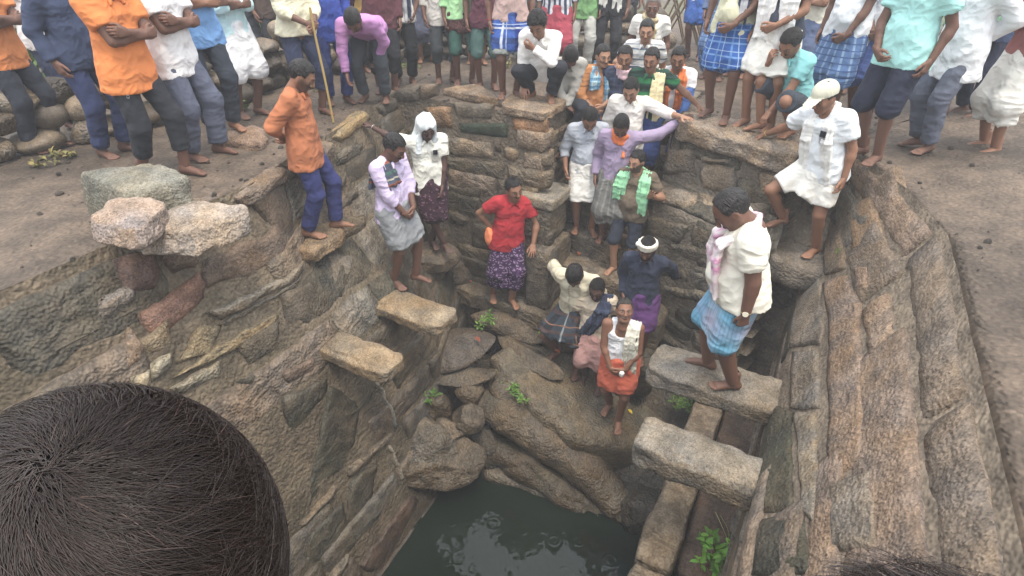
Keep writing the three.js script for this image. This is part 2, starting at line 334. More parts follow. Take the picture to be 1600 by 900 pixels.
// ------------------------------------------------------------------ the ground round the well
const outline = (() => {
  const c = []; const line = (a, b) => { const n = Math.max(1, Math.ceil(Math.hypot(b[0] - a[0], b[1] - a[1]) / .08)); for (let i = 0; i < n; i++) c.push([mix(a[0], b[0], i / n), mix(a[1], b[1], i / n)]); };
  const pts = []; for (let u = .42; u <= 5.61; u += .4) pts.push([fL(u, 0), -u]);
  pts.push([-4.8, -5.62], [-2.7, -5.62], [-2.7, -7.75], [-1.42, -7.75], [-1.42, -6.4], [-.1, -5.77], [.02, -6.18], [.36, -6.15], [.5, -5.8], [.76, -5.2], [.98, -4.4], [.98, -.42]);
  pts.forEach((p, i) => line(p, pts[(i + 1) % pts.length])); return c;
})();
const groundY = (x, z) => fT(-z, Math.min(x, 3)) + .05 * sstep(6, 9, -z) * 0;
{
  const D = [-.02, .05, .12, .22, .36, .55, .8, 1.1, 1.5, 2, 2.6, 3.4, 4.4, 6, 8, 11, 16, 25, 45, 90, 200, 500], n = outline.length;
  const g = grid(n, D.length - 1, (p, q) => {
    const [ox, oz] = outline[Math.round(p * n) % n], d = D[Math.round(q * (D.length - 1))], l = Math.hypot(ox + 1.6, oz + 3);
    const x = ox + (ox + 1.6) / l * d, z = oz + (oz + 3) / l * d;
    let y = groundY(x, z) + .05 * fbm(x * .9, z * .9, 3, 4) * sstep(0, .2, d) + .02 * noise(x * 5, z * 5, 1) * sstep(0, .2, d) - .01; if (d < 0) y = -.2;
    const far = sstep(11, 15, Math.hypot(x + 1.6, z + 3)), w = .8 + .5 * fbm(x * .8, z * .8, 8, 4), green = far * sstep(-.25, .15, fbm(x * .3, z * .3, 2, 3));
    const wet = sstep(.0, .3, fbm(x * .7 + 4, z * .7, 5, 3)) * .45;
    return [x, y, z, mix(.20 * w * (1 - wet), .1, green), mix(.148 * w * (1 - wet), .17, green), mix(.105 * w * (1 - wet), .035, green), x * .6, z * .6];
  });
  tag(mesh('ground', g, M.mud, scene), null, null, null, 'structure');
}
// ------------------------------------------------------------------ water and the bed under it
{
  const rings = []; const R = rng(5); for (let i = 0; i < 34; i++) rings.push([mix(-2.6, -.6, R()), mix(-3.7, -1.6, R()), .02 + .07 * R() * R(), .0004 + .0007 * R()]);
  const g = grid(300, 330, (p, q) => {
    const x = mix(-4, 0.2, p), z = mix(-5.2, -.2, q); let y = -3.9 + .0016 * noise(x * 5, z * 5, 0) + .0008 * noise(x * 14, z * 14, 4);
    for (const [a, b, r, h] of rings) { const dx = x - a, dz = z - b; if (Math.abs(dx) > .3 || Math.abs(dz) > .3) continue; const d = Math.hypot(dx, dz); y += 1.7 * h * Math.cos((d - r) * 150) * Math.exp(-(((d - r) / .022) ** 2)); }
    return [x, y, z, 1, 1, 1, x, z];
  });
  const wm = new THREE.MeshPhysicalMaterial({ color: new THREE.Color().setRGB(.008, .014, .009), roughness: .03, ior: 1.33 });
  tag(mesh('water', g, wm, scene), null, null, null, 'structure');
}
// bedrock that fills the far end of the pit under the boulders
{
  const g = grid(90, 60, (p, q) => {
    const x = mix(-4.2, .6, p), u = mix(2.9, 5.9, q);
    let y = pw(u, [[2.9, -5], [3.7, -4.4], [4.2, -3.75], [4.8, -3.35], [5.2, -3.25], [5.9, -2.9]]) - .25 * sstep(-2.6, -1.2, x) * (1 - sstep(4.9, 5.4, u)) + .12 * fbm(x * 1.6, u * 1.6, 3, 4) + .05 * ridge(x * 2, u * 4, 8);
    const k = 1 + .5 * fbm(x * 2, u * 2, 1, 3); return [x, y, -u, .085 * k, .07 * k, .05 * k, x * .8, u * .8];
  }, true);
  tag(mesh('bedrock', g, M.rock, scene), null, null, null, 'structure');
}

// ------------------------------------------------------------------ walls
const BR = tone(0x8b7763), GR = tone(0x857a6b), RD = tone(0x9a7058), YL = tone(0xa68c62), DK = tone(0x5f5646), PK = tone(0x9b8069), WT = tone(0xa89c86), GN = tone(0x3f4a38), OR = tone(0xa4734a);
const inQuad = (q, a, b) => { let s = 0; for (let i = 0; i < 4; i++) { const j = (i + 1) % 4, c = (q[2 * j] - q[2 * i]) * (b - q[2 * i + 1]) - (q[2 * j + 1] - q[2 * i + 1]) * (a - q[2 * i]); if (s && Math.sign(c) !== s) return false; s = Math.sign(c); } return true; };
function wall(name, label) { return group(name, label, 'wall'); }
function backing(parent, s, a0, a1, b0, b1, col, mat = M.mud, mossy = 0, cell = .09, lift = 0) {
  const f0 = frame(s, (a0 + a1) / 2, (b0 + b1) / 2); const e1 = V(...s.at(a0 + .01, b0)).sub(V(...s.at(a0, b0))), e2 = V(...s.at(a0, b0 + .01)).sub(V(...s.at(a0, b0)));
  const g = grid(Math.ceil(Math.abs(a1 - a0) / cell), Math.ceil(Math.abs(b1 - b0) / cell), (p, q) => {
    const a = mix(a0, a1, p), b = mix(b0, b1, q), f = frame(s, a, b), h = .014 * fbm(a * 2.4, b * 2.4, 4, 4) + .005 * noise(a * 13, b * 13, 2) - .004 + lift;
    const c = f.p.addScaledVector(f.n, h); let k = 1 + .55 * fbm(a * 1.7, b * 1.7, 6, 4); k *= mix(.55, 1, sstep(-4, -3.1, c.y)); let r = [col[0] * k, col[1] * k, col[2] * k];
    const m = mossy * sstep(-.1, .3, fbm(c.x * 1.8, c.y * 1.8 + 5, c.z * 1.8, 3)); r = [mix(r[0], .04, m), mix(r[1], .055, m), mix(r[2], .03, m)];
    return [c.x, c.y, c.z, ...r, a * .7, b * .7];
  }, e1.cross(e2).dot(f0.n) < 0);
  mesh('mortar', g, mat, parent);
}
function courses(parent, s, a0, a1, b0, b1, { h = .22, w = .5, skip = [], seed = 1, cols = [BR, GR, DK, PK], proud = .02, mat = () => M.strata, damp = () => .3, mossy = 0, keep = .9, cell = .07 } = {}) {
  const R = rng(seed); let b = b1;
  while (b > b0) {
    const ch = h * (.7 + .7 * R()), off = proud * (.3 + 1.0 * R()), bb = Math.max(b0, b - ch); let a = a0 - R() * w;
    while (a < a1) {
      const cw = w * (.5 + 1.1 * R()), g = .004 + .006 * R(), q = [a + g, b - g - .02 * R() * ch, a + cw - g, b - g - .02 * R() * ch, a + cw - g - .02 * R(), bb + g, a + g + .02 * R(), bb + g];
      const mx = a + cw / 2, my = (b + bb) / 2; const c = cols[Math.floor(R() * cols.length)], pr = off + proud * .5 * R(), ok = R() < keep;
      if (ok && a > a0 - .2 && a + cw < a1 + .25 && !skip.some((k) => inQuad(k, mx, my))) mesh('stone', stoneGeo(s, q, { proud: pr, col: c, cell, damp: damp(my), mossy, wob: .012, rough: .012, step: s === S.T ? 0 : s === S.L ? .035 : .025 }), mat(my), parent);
      a += cw;
    }
    b = bb;
  }
}
function place(parent, s, list, base = {}) {          // list: [corners, colour, options]
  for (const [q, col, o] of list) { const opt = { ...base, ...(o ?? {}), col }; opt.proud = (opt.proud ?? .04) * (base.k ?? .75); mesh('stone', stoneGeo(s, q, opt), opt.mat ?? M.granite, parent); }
  return list.map((l) => l[0]);
}
// left wall: battered, with a row of treads let into it
const leftWall = wall('stone_wall', 'long sloping brown stone wall on the left of the well, two treads jutting out');
backing(leftWall, S.L, .1, 6.6, -4.4, .02, tone(0x77674f), M.mud, .25);
const qL = place(leftWall, S.L, [
  [[2.066, -0.329, 2.836, -0.367, 2.861, -0.659, 1.992, -0.525], tone(0x7d6652), { proud: .07, rough: .012, damp: .1 }],
  [[2.642, -0.066, 3.13, -0.108, 3.094, -0.612, 2.834, -0.613], tone(0x72604e), { proud: .05 }],
  [[1.468, -0.451, 2.004, -0.386, 1.958, -0.58, 1.5, -0.678], tone(0xa27258), { proud: .09, rough: .01 }],
  [[1.857, -0.657, 2.981, -0.76, 2.94, -0.819, 1.971, -0.765], tone(0x8f7f68), { proud: .12, mat: M.strata }],
  [[1.975, -0.778, 2.921, -0.831, 2.617, -0.843, 1.976, -0.823], tone(0x776b5a), { proud: .05, mat: M.strata, rough: .03 }],
  [[2.495, -0.844, 3.02, -0.935, 2.817, -1.149, 2.424, -1.116], tone(0x75654f), { proud: .05 }],
  [[3.257, -0.892, 3.588, -0.984, 3.333, -1.162, 3.092, -1.104], tone(0x83786a), { proud: .05, rough: .01 }],
  [[1.811, -0.904, 2.41, -0.958, 2.371, -1.066, 1.454, -0.95], tone(0x9a845c), { proud: .08, mat: M.strata }],
  [[1.983, -0.978, 2.375, -1.015, 2.275, -1.22, 1.969, -1.201], tone(0x6f6350), { proud: .06, mat: M.rough }],
  [[1.831, -1.224, 2.178, -1.298, 2.139, -1.395, 1.903, -1.37], tone(0x4f4a3d), { proud: .04 }],
  [[2.167, -1.371, 2.53, -1.448, 2.531, -1.608, 2.189, -1.518], tone(0x93765f), { proud: .07, mat: M.rough }],
  [[1.536, -0.856, 1.826, -0.708, 1.938, -0.8, 1.791, -0.947], tone(0xa28d66), { proud: .08, mat: M.rough }],
  [[1.383, -0.771, 1.524, -0.776, 1.495, -0.882, 1.347, -0.885], tone(0xb0a284), { proud: .09 }],
  [[1.383, -0.488, 1.411, -0.638, 1.367, -0.735, 1.235, -0.736], tone(0xa2876d), { proud: .1 }],
  [[1.416, -0.987, 1.798, -1.029, 1.77, -1.141, 1.429, -1.05], tone(0xaf9f80), { proud: .08, mat: M.rough }],
  [[1.242, -0.776, 1.368, -0.787, 1.34, -0.896, 1.21, -0.881], tone(0xb8aa8e), { proud: .1 }],
  [[1.355, -0.602, 1.641, -0.575, 1.586, -0.748, 1.394, -0.728], tone(0xa08c6d), { proud: .05, mat: M.rough }],
  [[1.821, -0.137, 2.081, -0.169, 2.05, -0.356, 1.818, -0.329], tone(0x8d7562), { proud: .16, mat: M.rough }],
  [[1.542, -0.069, 1.829, -0.107, 1.72, -0.344, 1.471, -0.333], tone(0x8a6450), { proud: .2, rough: .03 }],
  [[1.326, -0.255, 1.57, -0.243, 1.529, -0.364, 1.275, -0.41], tone(0xa09080), { proud: .12, mat: M.rough }],
  [[4.059, -0.024, 4.783, 0.054, 4.929, -0.086, 4.185, -0.122], tone(0xb0935f), { proud: .1, rough: .012 }],
  [[3.646, -0.016, 3.944, -0.027, 3.928, -0.129, 3.677, -0.119], tone(0x6c6253), { proud: .07 }],
  [[4.014, -0.145, 4.568, -0.23, 4.426, -0.335, 3.959, -0.282], tone(0x6f6453), { proud: .06, mat: M.strata }],
  [[3.668, -0.166, 3.847, -0.191, 3.805, -0.318, 3.704, -0.352], tone(0x8c6a4b), { proud: .05 }],
  [[3.602, -0.628, 4.127, -0.551, 4.108, -0.662, 3.645, -0.7], tone(0x6b5f4d), { proud: .09, mat: M.strata }],
  [[3.711, -0.499, 4.021, -0.363, 4, -0.476, 3.712, -0.586], tone(0x6e604d), { proud: .05 }],
  [[3.608, -0.704, 4.049, -0.805, 3.942, -0.903, 3.503, -0.877], tone(0x7c6b52), { proud: .12, mat: M.rough }],
  [[4.095, -0.33, 4.777, -0.317, 4.65, -0.541, 4.035, -0.544], tone(0x5f5445), { proud: .04 }],
  [[5.028, -0.142, 5.712, -0.175, 5.668, -0.397, 4.974, -0.38], tone(0x6a5f50), { proud: .07 }],
  [[5.086, 0.023, 6.025, -0.056, 6.041, -0.177, 5.195, -0.152], tone(0x63594a), { proud: .07 }],
  // ledges and big dressed faces below the treads
  [[1.746, -2.673, 2.183, -2.67, 2.163, -2.739, 1.72, -2.747], tone(0x8c7a62), { proud: .11, mat: M.strata }],
  [[2.395, -2.622, 3.042, -2.751, 3.024, -2.849, 2.363, -2.714], tone(0x85735b), { proud: .1, mat: M.strata }],
  [[1.32, -3.326, 2.002, -3.344, 1.96, -3.454, 1.294, -3.506], tone(0x8b7960), { proud: .12, mat: M.strata }],
  [[2.57, -1.779, 2.787, -2.251, 2.463, -2.579, 1.838, -2.645], tone(0x574f3f), { proud: .03, mat: M.wet, mossy: .3 }],
  [[2.102, -1.566, 2.553, -1.695, 2.52, -1.83, 2.006, -1.977], tone(0x5a5140), { proud: .04, mat: M.wet, mossy: .3 }],
  [[2.337, -2.763, 2.702, -2.856, 2.441, -3.193, 2.021, -3.26], tone(0x5d5544), { proud: .03, mat: M.wet }],
  [[1.744, -2.844, 2.191, -2.866, 2.049, -3.293, 1.418, -3.288], tone(0x5c5443), { proud: .03, mat: M.wet }],
  [[2.594, -2.175, 3.153, -2.21, 3.597, -2.194, 2.753, -2.224], tone(0x605846), { proud: .04, mat: M.wet }],
  [[2.03, -3.585, 2.915, -3.544, 3.018, -3.699, 2.226, -3.972], tone(0x6f5745), { proud: .04, mat: M.wet, rough: .008 }],
], { mat: M.granite, damp: .15, k: .6, step: .05 });
for (const d of [{ u: 3.05, y0: -2.1, y1: -2.75 }, { u: 2.9, y0: -2.85, y1: -3.3 }]) mesh('lime_streak', stoneGeo(S.L, [d.u, d.y0, d.u + .05, d.y0, d.u + .07, d.y1, d.u + .02, d.y1], { proud: .05, rough: .006, wob: .03, col: tone(0x9f9582), cell: .03 }), M.granite, leftWall);
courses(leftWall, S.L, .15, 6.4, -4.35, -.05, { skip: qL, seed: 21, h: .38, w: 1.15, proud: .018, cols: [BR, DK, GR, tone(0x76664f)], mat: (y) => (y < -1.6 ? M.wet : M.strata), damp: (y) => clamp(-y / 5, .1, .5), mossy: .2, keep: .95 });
// treads that jut from the left wall
const tread = (parent, a, y, thick, col, seed, label) => tag(mesh('tread', blockGeo([[a[0], y, a[1]], [a[2], y, a[3]], [a[4], y, a[5]], [a[6], y, a[7]]], [0, -thick, 0], { n: 13, rough: .018, col, div: 28, seed, chip: 1.3 }), M.granite, parent), label);
{
  const t = (x0, x1, u0, u1, y, th, sd, col, sk = 0) => tread(leftWall, [x0, -u0, x1, -u0 - sk, x1, -u1 - sk, x0, -u1], y, th, col, sd);
  t(-3.75, -2.69, 2.6, 2.93, -1.4, .17, 901, tone(0x97815f)); t(-3.75, -2.67, 3.37, 3.76, -1.4, .17, 902, tone(0x97815f));
  // foothold of the man in the rust shirt
  mesh('foothold', blockGeo([[-3.915, -0.66, -2.969], [-4.129, -0.66, -3.572], [-3.776, -0.66, -3.505], [-3.675, -0.66, -2.992]], [0, -.16, 0], { n: 6, rough: .03, col: tone(0x9b7d55), div: 14, seed: 77 }), M.rough, leftWall);
}
// coping along the left rim
for (const [q, th, c] of [[[-4.007, 0.02, -2.532, -4.224, 0.02, -3.242, -3.974, 0.02, -3.161, -3.827, 0.02, -2.545], .13, 0x85705a], [[-4.13, 0.01, -3.325, -4.389, 0.01, -3.987, -4.137, 0.01, -3.897, -3.86, 0.01, -3.183], .14, 0x7d6a54], [[-5.145, 0.08, -3.277, -5.247, 0.08, -3.854, -4.783, 0.08, -3.66, -4.594, 0.08, -3.404], .2, 0x9a7c63], [[-4.227, 0.01, -2.185, -4.268, 0.01, -2.597, -4.029, 0.01, -2.547, -3.889, 0.01, -2.151], .14, 0x7b6753]])
  mesh('coping_stone', blockGeo([0, 1, 2, 3].map((i) => q.slice(3 * i, 3 * i + 3)), [0, -th, 0], { n: 7, rough: .03, col: tone(c), div: 14 }), M.rough, leftWall);

// back wall: the pier left of the steps
const backWall = wall('stone_wall', 'tall coursed stone wall at the back behind the red polo shirt');
backing(backWall, S.B, -5.1, -2.68, -4, .02, tone(0x6f6250), M.mud, .15);
backing(backWall, S.FL, 5.58, 8.2, -2.6, .02, tone(0x6f6250));
const qB = place(backWall, S.B, [
  [[-4.389, 0.177, -4.111, 0.208, -4.123, 0.08, -4.389, 0.01], tone(0x85725e), { proud: .08 }],
  [[-4.956, -0.004, -4.413, 0.145, -4.4, -0.007, -4.911, -0.139], tone(0x6f6354), { proud: .08, mat: M.rough }],
  [[-4.333, -0.089, -3.905, -0.021, -3.902, -0.252, -4.13, -0.3], tone(0x9c7852), { proud: .08, mat: M.rough }],
  [[-3.886, 0.011, -3.351, 0.057, -3.348, -0.094, -3.866, -0.164], tone(0x7a6b57), { proud: .06 }],
  [[-3.819, -0.188, -3.132, -0.115, -3.139, -0.275, -3.798, -0.298], tone(0x3d4a37), { proud: .06, rough: .008, mat: M.granite }],
  [[-3.087, -0.037, -2.636, 0.01, -2.632, -0.199, -3.025, -0.207], tone(0xa8784a), { proud: .1, rough: .01 }],
  [[-4.13, -0.385, -3.351, -0.367, -3.297, -0.547, -4.022, -0.597], tone(0x927f66), { proud: .08, mat: M.strata }],
  [[-3.299, -0.344, -3.197, -0.306, -3.206, -0.449, -3.294, -0.44], tone(0x6a5a48), { proud: .1 }],
  [[-3.184, -0.385, -2.969, -0.395, -2.983, -0.54, -3.149, -0.522], tone(0x9a8467), { proud: .06 }],
  [[-2.901, -0.399, -2.569, -0.345, -2.568, -0.52, -2.862, -0.564], tone(0x8c7a62), { proud: .07 }],
  [[-3.993, -0.616, -3.136, -0.581, -3.122, -0.803, -3.961, -0.83], tone(0x6a5f4c), { proud: .05, mat: M.strata, rough: .03 }],
  [[-3.11, -0.584, -2.532, -0.557, -2.542, -0.777, -3.094, -0.83], tone(0x7d6d56), { proud: .09, mat: M.strata }],
  [[-3.961, -0.979, -3.479, -0.944, -3.477, -1.154, -3.935, -1.146], tone(0x5c513f), { proud: .05, mat: M.strata }],
  [[-3.939, -1.315, -3.641, -1.391, -3.751, -1.533, -3.973, -1.485], tone(0x6b5c47), { proud: .09, mat: M.rough }],
  [[-3.592, -1.442, -3.005, -1.409, -3.085, -1.768, -3.622, -1.769], tone(0x5a4f3e), { proud: .05, mat: M.wet }],
  [[-2.735, -1.11, -2.449, -1.063, -2.471, -1.214, -2.701, -1.235], tone(0x7e705a), { proud: .16 }],
  [[-2.741, -1.295, -2.434, -1.255, -2.461, -1.559, -2.743, -1.571], tone(0x65594a), { proud: .1, mat: M.strata }],
  [[-3.827, -1.917, -3.223, -1.945, -3.218, -2.183, -3.779, -2.226], tone(0x574c3c), { proud: .05, mat: M.wet }],
], { mat: M.granite, damp: .1, k: .6, step: .03 });
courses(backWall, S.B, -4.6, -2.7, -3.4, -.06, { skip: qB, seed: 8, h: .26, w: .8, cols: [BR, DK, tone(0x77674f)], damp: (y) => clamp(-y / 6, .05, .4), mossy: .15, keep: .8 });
courses(backWall, S.FL, 5.62, 7.7, -2.4, -.2, { seed: 9, h: .26, w: .5, cols: [BR, GR, YL] });
for (const [q, th, c] of [[[-4.318, 0.1, -5.927, -4.039, 0.1, -6.395, -3.397, 0.1, -5.894, -3.394, 0.1, -5.828], .12, 0x93795c], [[-3.228, 0.11, -5.585, -3.421, 0.11, -6.222, -2.648, 0.11, -6.227, -2.621, 0.11, -5.533], .13, 0x9a8062], [[-4.968, 0.03, -5.641, -4.929, 0.03, -6.261, -4.544, 0.03, -6.224, -4.515, 0.03, -5.779], .12, 0x7d6c58]])
  mesh('coping_stone', blockGeo([0, 1, 2, 3].map((i) => q.slice(3 * i, 3 * i + 3)), [0, -th, 0], { n: 10, rough: .022, col: tone(c), div: 18 }), M.rough, backWall);
// moulded course that turns the corner to the steps, and the ledge under the man in red
mesh('ledge', blockGeo([[-3.0, -.84, -5.38], [-2.42, -.84, -5.4], [-2.42, -.84, -5.95], [-3.0, -.84, -5.95]], [0, -.16, 0], { n: 14, rough: .012, col: tone(0x968a75), div: 14, seed: 31 }), M.granite, backWall);
mesh('ledge', blockGeo([[-2.85, -1.01, -5.42], [-2.46, -1.01, -5.42], [-2.46, -1.01, -5.95], [-2.85, -1.01, -5.95]], [0, -.42, 0], { n: 14, rough: .02, col: tone(0x6e6350), div: 12, seed: 32 }), M.strata, backWall);
mesh('ledge', blockGeo([[-2.72, -1.46, -5.26], [-2.38, -1.46, -5.26], [-2.38, -1.46, -5.95], [-2.72, -1.46, -5.95]], [0, -.85, 0], { n: 14, rough: .02, col: tone(0x6c6150), div: 14, seed: 33 }), M.strata, backWall);
mesh('ledge', blockGeo([[-3.85, -2.3, -5.2], [-2.08, -2.3, -5.16], [-2.08, -2.3, -5.9], [-3.85, -2.3, -5.9]], [0, -.3, 0], { n: 14, rough: .022, col: tone(0x71644f), div: 24, seed: 34 }), M.strata, backWall);

for (const [y, h, w, sd] of [[-.13, .24, .36, 71], [-.39, .2, .26, 72], [-.61, .22, .4, 73]]) mesh('quoin', blockGeo([[-2.66 - w, y, -5.53], [-2.63, y, -5.53], [-2.63, y, -5.98 + w * .4], [-2.66 - w, y, -5.9]], [0, -h, 0], { n: 10, rough: .02, col: tone(sd === 72 ? 0x9c8468 : 0x8c775f), div: 12, seed: sd }), M.rough, backWall);
// steps in the gap between the pier and the block
const steps = group('stone_steps', 'narrow flight of worn stone steps crowded with people, between the two masonry piers', 'steps');
[[5.62, -1.8], [5.95, -1.5], [6.25, -1.2], [6.5, -.9], [6.86, -.6], [7.2, -.3], [7.52, -.015]].forEach(([u, y], i) => mesh('step', blockGeo([[-2.74, y, -u - .1 * (i < 2)], [-1.38 + .3 * (i === 0), y, -u + .1 * (i < 2)], [-1.36, y, -u - .55], [-2.74, y, -u - .55]], [0, -.36, 0], { n: 16, rough: .018, col: tone(i % 2 ? 0x6f6250 : 0x7a6b56), div: 18, seed: 40 + i }), M.strata, steps));
mesh('step', blockGeo([[-2.3, -2.08, -5.5], [-1.0, -2.08, -5.4], [-1.0, -2.08, -5.9], [-2.3, -2.08, -5.9]], [0, -.5, 0], { n: 14, rough: .02, col: tone(0x6a5e4b), div: 18, seed: 48 }), M.strata, steps);
mesh('step', blockGeo([[-1.5, -2.5, -5.08], [-.92, -2.5, -5.05], [-.92, -2.5, -5.6], [-1.5, -2.5, -5.5]], [0, -.5, 0], { n: 12, rough: .03, col: tone(0x4c4536), div: 18, seed: 49 }), M.wet, steps);

// the great block right of the steps
const block = wall('stone_pier', 'broad masonry pier of big weathered stones right of the steps, under the row of lungis');
backing(block, S.S, -1.45, .6, -3.2, .0, tone(0x75695a), M.mud, .2);
backing(block, S.FR, 6.32, 8.2, -2.6, .0, tone(0x6a6152));
const qS = place(block, S.S, [
  [[-1.471, -0.679, -1.429, -0.335, -1.09, -0.269, -1.078, -0.53], tone(0x8c7a66), { proud: .1, mat: M.rough }],
  [[-1, -0.389, -0.629, -0.302, -0.569, -0.569, -0.958, -0.67], tone(0x8d7d6b), { proud: .08 }],
  [[-1.047, -0.319, -0.697, -0.257, -0.693, -0.303, -1.035, -0.372], tone(0x9c8d7a), { proud: .1 }],
  [[-0.39, -0.282, -0.102, -0.184, -0.138, -0.479, -0.357, -0.482], tone(0xa0876a), { proud: .09, mat: M.rough }],
  [[-1.467, -0.767, -0.996, -0.714, -0.925, -0.81, -1.448, -0.915], tone(0x9c8972), { proud: .1, mat: M.rough }],
  [[-0.981, -0.708, -0.545, -0.636, -0.509, -0.761, -0.911, -0.807], tone(0xa08c72), { proud: .1, mat: M.rough }],
  [[-0.532, -0.631, -0.196, -0.568, -0.18, -0.725, -0.494, -0.762], tone(0x9a876f), { proud: .09, mat: M.rough }],
  [[-1.504, -1.126, -0.943, -0.977, -1.019, -1.248, -1.509, -1.332], tone(0x726654), { proud: .07, mat: M.rough }],
  [[-0.918, -0.981, -0.458, -0.838, -0.416, -0.984, -0.923, -1.234], tone(0x6c6151), { proud: .06, mat: M.strata }],
  [[-1.201, -1.323, -0.418, -1.057, -0.423, -1.234, -0.928, -1.395], tone(0x655b4b), { proud: .06, mat: M.strata, rough: .03 }],
  [[-0.835, -1.445, -0.455, -1.31, -0.458, -1.484, -0.812, -1.664], tone(0x6a604f), { proud: .05, mat: M.strata, rough: .03 }],
  [[-1.14, -1.845, -0.53, -1.629, -0.526, -1.75, -1.048, -1.943], tone(0x7b705e), { proud: .1, mat: M.strata }],
  [[-1.328, -1.595, -0.936, -1.44, -0.835, -1.635, -1.202, -1.765], tone(0x5d5445), { proud: .05, mat: M.strata }],
  [[-0.883, -2.006, -0.436, -1.803, -0.448, -2.084, -0.912, -2.296], tone(0x4f483b), { proud: .05, mat: M.wet }],
], { damp: .08, k: .6, step: .03 });
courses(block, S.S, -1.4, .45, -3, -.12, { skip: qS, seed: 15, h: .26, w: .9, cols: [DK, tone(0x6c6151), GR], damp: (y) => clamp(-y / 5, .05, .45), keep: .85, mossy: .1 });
courses(block, S.FR, 6.4, 7.6, -2.2, -.2, { seed: 16, h: .26, w: .5, cols: [DK, GR] });
mesh('coping_stone', blockGeo([[-1.46, .04, -6.28], [-.1, .04, -5.6], [.0, .04, -6.3], [-1.3, .04, -6.9]], [0, -.27, 0], { n: 6, rough: .045, col: tone(0x9c876f), div: 30, seed: 51, bottom: .96 }), M.rough, block);
mesh('ledge', blockGeo([[-.1, -.92, -5.42], [.55, -.92, -5.3], [.55, -.92, -6.2], [-.1, -.92, -6.2]], [0, -.3, 0], { n: 8, rough: .03, col: tone(0x7d6f5d), div: 12, seed: 52 }), M.rough, block);

// right wall, its foot ledge, treads and the paved rim above it
const rightWall = wall('stone_wall', 'long stone wall on the right of the well with paved top and two treads');
backing(rightWall, S.R, .3, 6.2, -2.6, .03, tone(0x8b7a64), M.mud, .1);
backing(rightWall, S.Q, .2, 5.4, -4.3, -2.52, tone(0x5d5241), M.mud, .3);
const qR = place(rightWall, S.R, [
[[5.207, -0.968, 4.913, -0.677, 2.639, -0.55, 2.625, -0.808], tone(0x9c8067), { proud: .09, mat: M.rough, cell: .06 }],
  [[2.597, -0.794, 2.545, -0.521, 1.992, -0.466, 2.125, -0.738], tone(0x8f7d67), { proud: .1, mat: M.rough, cell: .04 }],
  [[4.281, -0.626, 4.248, -0.409, 3.201, -0.381, 3.219, -0.523], tone(0xa0846a), { proud: .12, rough: .03, mat: M.rough }],
  [[4.933, -0.625, 4.762, -0.473, 4.437, -0.542, 4.614, -0.651], tone(0xa88566), { proud: .11, mat: M.rough }],
  [[5.729, -0.455, 5.528, -0.19, 4.945, -0.313, 5.175, -0.596], tone(0xa48563), { proud: .09, mat: M.granite }],
  [[5.639, -0.102, 5.47, 0.102, 5.175, -0.088, 5.474, -0.164], tone(0x957b61), { proud: .1 }],
  [[2.983, -0.488, 2.891, -0.379, 2.478, -0.391, 2.514, -0.446], tone(0x94806a), { proud: .06 }],
  [[6.602, -0.626, 6.089, -0.311, 5.832, -0.45, 5.993, -0.69], tone(0x7d6d5b), { proud: .1, mat: M.rough }],
  [[5.834, -0.87, 5.627, -0.613, 5.022, -0.689, 5.265, -0.935], tone(0x8d7961), { proud: .07 }],
  [[6.255, -1.506, 5.364, -0.991, 4.201, -0.97, 4.541, -1.331], tone(0x8b7c6a), { proud: .05 }],
  [[4.443, -1.297, 4.147, -0.995, 3.33, -0.897, 3.585, -1.197], tone(0x8d7e6c), { proud: .06, mat: M.rough }],
  [[3.514, -1.148, 3.337, -0.937, 2.288, -0.836, 2.476, -0.949], tone(0x94846d), { proud: .06 }],
  [[4.829, -2.259, 3.568, -1.178, 2.51, -1.014, 2.663, -1.308], tone(0x5d543f), { proud: .06, mat: M.rough, mossy: .35 }],
  [[2.605, -1.317, 2.447, -0.929, 2.018, -0.84, 2.167, -1.245], tone(0x544c3b), { proud: .08, mat: M.rough, mossy: .3 }],
  [[6.198, -2.382, 5.355, -1.303, 4.529, -1.33, 4.793, -1.965], tone(0x59513f), { proud: .04, mat: M.strata }],
], { damp: .05, k: .36, rough: .012, wob: .014, cell: .05 });
courses(rightWall, S.R, .45, 6.1, -2.5, -.03, { skip: qR, seed: 31, h: .3, w: 1.2, cols: [BR, tone(0x8f7c66), GR, PK], damp: (y) => clamp(-y / 6, .03, .3), mossy: .08, keep: .9, proud: .02, mat: (y) => (y > -1.3 ? M.rough : M.strata) });
courses(rightWall, S.Q, .3, 5.2, -4.2, -2.55, { seed: 32, h: .4, w: .9, cols: [DK, tone(0x6a5d48)], damp: () => .35, mat: () => M.wet, mossy: .25 });
for (const [u0, u1, sd, c] of [[.5, 2.0, 61, 0x7a6c55], [2.02, 2.75, 62, 0x80715b], [2.78, 3.9, 63, 0x786a54], [3.92, 4.9, 64, 0x857560], [4.92, 5.5, 65, 0x6a5f4d]]) {
  mesh('ledge_stone', blockGeo([[-.4, -2.5, -u0], [-.08, -2.48, -u0], [-.08, -2.48, -u1], [-.38, -2.5, -u1]], [0, -.3, 0], { n: 12, rough: .022, col: tone(c), div: 20, seed: sd }), M.strata, rightWall);
  mesh('ledge_stone', blockGeo([[-.07, -2.58, -u0 - .1], [.36, -2.56, -u0 - .1], [.36, -2.56, -u1 - .1], [-.07, -2.58, -u1 - .1]], [0, -.25, 0], { n: 12, rough: .02, col: tone(0x6b5442), div: 16, seed: sd + 9 }), M.granite, rightWall);
}
{
  const t = (x0, x1, u0, u1, y, th, sd, col, sk) => tread(rightWall, [x0, -u0 - sk, x1, -u0, x1, -u1, x0, -u1 - sk], y, th, col, sd);
  t(-.75, .5, 3.7, 4.14, -1.35, .22, 903, tone(0x857a69), .02); t(-.58, .5, 2.86, 3.22, -1.35, .27, 904, tone(0x8a7f6d), .0);
}
